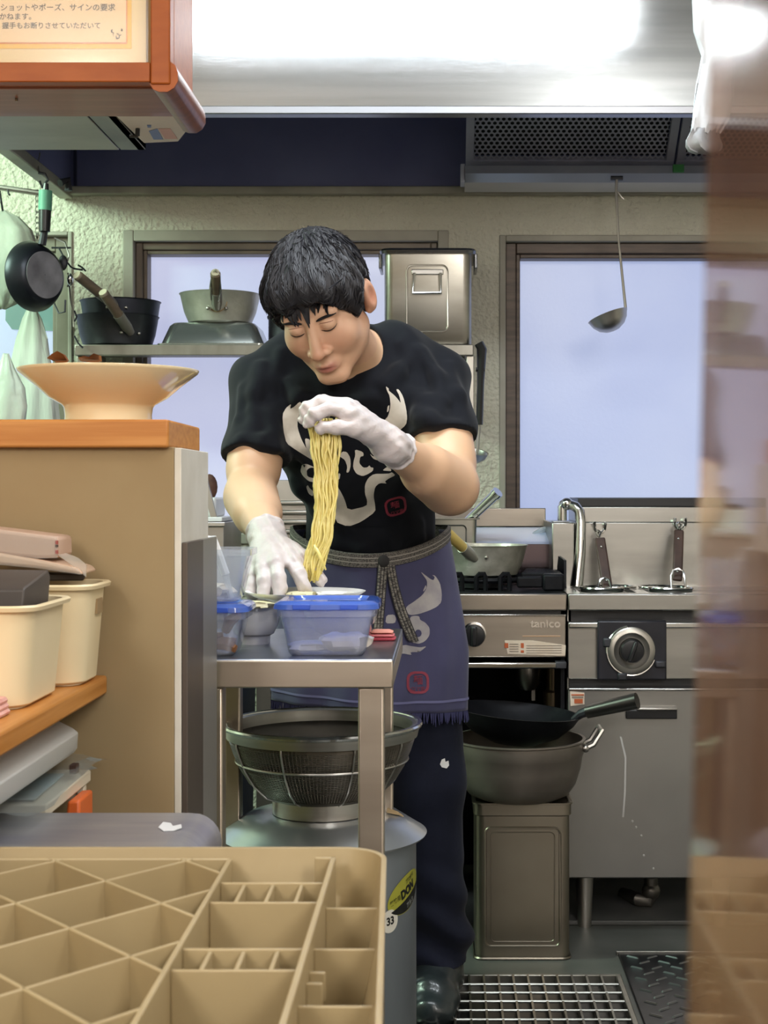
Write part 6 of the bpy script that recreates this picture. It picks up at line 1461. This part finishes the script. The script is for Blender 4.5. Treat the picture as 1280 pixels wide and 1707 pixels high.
# apron, belt and straps
acx, acy = -.1465, 2.885
def ztop(phi): return .948-.050*max(0., math.cos(phi))**1.4
def apron_pt(phi, t, g=0):
    rx_ = .150+(.192-.150)*min(1, t*1.5)**.8+g; ry_ = .122+(.148-.122)*t+g
    fold = (.007*math.sin(6*phi+1.0)+.004*math.sin(13*phi+2+2*t))*min(1, t*1.6)
    c = acx-.004*t
    zt2 = ztop(phi)+.004; zh = .618-.012*math.sin(phi)*1.0
    return Vector((c+(rx_+fold)*math.sin(phi), acy-(ry_+fold)*math.cos(phi), zt2+(zh-zt2)*t))
nphi, nt2 = 90, 50; phis = [R(-118+236*i/nphi) for i in range(nphi+1)]
mb = MB(); mb.loft([[apron_pt(p, t/nt2) for p in phis] for t in range(nt2+1)], False, False, closed=False)
APR = mat('indigo_apron', '47476a', .85, 0, '393958', 9, bump=.2, bs=300, dist=.001, sheen=.2, contrast=(.3, .7))
ap = mb.build('apron', APR, man, 0, 180); md = ap.modifiers.new('thickness', 'SOLIDIFY'); md.thickness = .002; md.offset = 1
me_ = ap.data; atree = BVHTree.FromPolygons([tuple(v.co+ORG[ap]) for v in me_.vertices], [tuple(p.vertices) for p in me_.polygons])
mb = MB(); q_ = random.Random(3)
for i in range(230):
    phi = R(-112+224*(i+q_.uniform(-.3, .3))/229); a = apron_pt(phi, .995); ln = q_.uniform(.018, .028); dx = q_.uniform(-.004, .004)
    mb.tube([a, a+Vector((dx*.5, -.001, -ln*.5)), a+Vector((dx, q_.uniform(-.003, .002), -ln))], [.0017, .0016, .0007], 4)
mb.build('fringe', mat('indigo_fringe', '35365c', .85), man, 0, 60, kind='stuff')
mb = MB(); mb.loft([[apron_pt(p, t, .0040) for p in phis] for t in (.925, .94)], False, False, closed=False); mb.build('hem_stitch', mat('hem_thread', '6a6b92', .85), man, 0, 180)
APRINT = mat('grey_print', 'a9a5a6', .8, 0, '98949a', 40)
A_ = lambda pts: [(620+x/5.022, -(880+y/5.022)) for x, y in pts]
for pl_ in ([(400, 365), (445, 400), (485, 430), (508, 440), (520, 412), (495, 395), (522, 400), (560, 460), (575, 540), (575, 620), (540, 660), (480, 690), (390, 720), (310, 732), (270, 700), (285, 655), (340, 620), (420, 560), (455, 500), (455, 440), (425, 400)],
            [(420, 530), (445, 475), (452, 500), (430, 530)], [(120, 730), (185, 725), (200, 760), (190, 800), (110, 800)],
            [(205, 1000), (270, 978), (320, 990), (400, 1000), (455, 990), (430, 1010), (390, 1040), (310, 1040), (325, 1065), (250, 1050), (195, 1060)]):
    printed('bull_print', poly_mesh([A_(round_poly(pl_, 1))]), APRINT, ap, atree, .0030)
printed('bull_print', poly_mesh([A_(round_poly([(310, 745), (345, 735), (390, 738), (395, 770), (440, 790), (480, 835), (480, 900), (440, 950), (380, 972), (310, 955), (340, 900), (300, 850)], 2)), A_([(380+30*math.cos(t*.5236), 882+32*math.sin(t*.5236)) for t in range(12)])]), APRINT, ap, atree, .0030)
seal([(676, 1119), (714.5, 1119), (715, 1156), (676, 1156.5)], ap, atree, mat('red_seal', '8d3a4c', .8), mat('red_seal_text', '7c3144', .8), (('麺', .50, .38, .46), ('ロマ家', .50, .78, .22)), off=.0032)
BELT = mat('black_grey_band', '2f2d2e', .8, 0, '77726c', 1, (420, 420, 900), contrast=(.42, .58))
def belt_pt(phi, dz, g): 
    a = apron_pt(phi, 0, g); return Vector((a.x, a.y, ztop(phi)+dz))
mb = MB(); n = 90; ph2 = [2*math.pi*i/n for i in range(n)]
prof = [(.002, -.014), (.0075, -.012), (.0078, .0), (.0075, .012), (.002, .014)]
mb.loft([[belt_pt(p, dz, g) for p in ph2] for g, dz in prof], False, False); bl = mb.build('belt', BELT, man, 0, 60)
MB().loft([[belt_pt(p, dz, .0085) for p in ph2] for dz in (-.0045, -.0025)], False, False).build('belt_stripe', mat('belt_pale', '9a958e', .8), man, 0, 60)
MB().loft([[belt_pt(p, dz, .0085) for p in ph2] for dz in (.004, .006)], False, False).build('belt_stripe', MATS['belt_pale'], man, 0, 60)
def strap(px, name='belt_strap'):
    """a hanging belt end: a flat band with three raised cords, laid over the apron"""
    loops = []; cords = [[], [], []]
    for x, y, w_ in px:
        l = on_surface(atree, x-w_/2, y, .006); r = on_surface(atree, x+w_/2, y, .006)
        if l is None or r is None: continue
        d = Vector((0, -.003, 0)); loops.append([l, r, r+d, l+d])
        for i, f in enumerate((.2, .5, .8)): cords[i].append(l.lerp(r, f)+d*1.1)
    s_ = MB().loft(loops).build(name, mat('belt_dark', '2b292a', .85), man, 0, 0)
    CORD = mat('belt_cord', '8d8880', .85, 0, '4a4745', 1, (160, 160, 420), contrast=(.45, .55))
    for c_ in cords: MB().tube(c_, .0024, 6).build('cord', CORD, s_)
st1 = [(638-k*.55, 938+k*7.4, 17) for k in range(16)]
st2 = [(650+k*1.05+.09*k*k, 942+k*8.4, 15+.2*k) for k in range(16)]
strap(st1); strap(st2)
kn_ = on_surface(atree, 638, 936, .012); MB().sphere(kn_, (.011, .004, .012), 14, 10).build('belt_knot', MATS['belt_dark'], man)

# ================================================================== noodles held above the plate
nd_ = thing('noodles', 'bundle of yellow noodles hanging from the raised glove down to the plate', 'noodles', P(535, 830, 2.3))
NOOD = mat('yellow_noodle', 'e4d282', .35, 0, 'd8c46a', 20, (1, 1, 3), coat=.2)
LC = [(698, 514), (712, 515), (740, 519), (780, 524), (820, 526), (850, 524), (890, 519), (920, 512), (950, 506), (968, 508)]
RC_ = [(698, 563), (712, 565), (740, 567), (790, 563), (830, 560), (870, 556), (905, 549), (935, 541), (960, 533), (968, 530)]
def ip(c, y): return float(np.interp(y, [q[0] for q in c], [q[1] for q in c]))
q_ = random.Random(11)
for i in range(74):
    f = (i+.5)/74; th_ = q_.uniform(0, 2*math.pi); rr_ = math.sqrt(q_.uniform(.02, 1))
    u, dd = .5+.47*rr_*math.cos(th_), .012*rr_*math.sin(th_)
    y1 = q_.choice([q_.uniform(925, 968), q_.uniform(950, 972), 968]); y0 = 699+q_.uniform(-2, 6); ph = q_.uniform(0, 6.28); fq = q_.uniform(.03, .055); am = q_.uniform(.8, 2.8)
    pts = []; n = 22
    for k in range(n+1):
        y = y0+(y1-y0)*k/n; L_, Rr = ip(LC, y), ip(RC_, y); uu = min(.99, max(.01, u+.10*math.sin(fq*.7*y+ph)))
        x = L_+(Rr-L_)*uu+am*math.sin(fq*y*2.2+ph)
        dep = 2.330-.048*((y-700)/270)+dd*(1-.45*(y-700)/270)+.0012*math.sin(fq*y*2+ph)
        pts.append(P(x, y, dep))
    MB().tube(pts, .0021, 6).build('strand', NOOD, nd_, 0, 180)
for i in range(10):
    x0_, x1_ = 511+q_.uniform(0, 6), 530+q_.uniform(0, 30); d = 2.325+.002*i; t_ = q_.uniform(697, 702)
    MB().tube([P(x1_, t_+14, d), P((x0_+x1_)/2+4, t_+3, d), P(x0_+2, t_+2, d-.004), P(x0_, t_+8, d-.006), P(x0_+3, t_+18, d-.004), P(x0_+8, t_+40, d)], .0021, 6).build('strand', NOOD, nd_, 0, 180)
for (x, y) in ((543, 950), (536, 938), (540, 944)):
    MB().tube([P(x-12, y-30, 2.272), P(x-4, y-10, 2.27), P(x, y, 2.268)], [.002, .0021, .0014], 6).build('strand', NOOD, nd_, 0, 180)
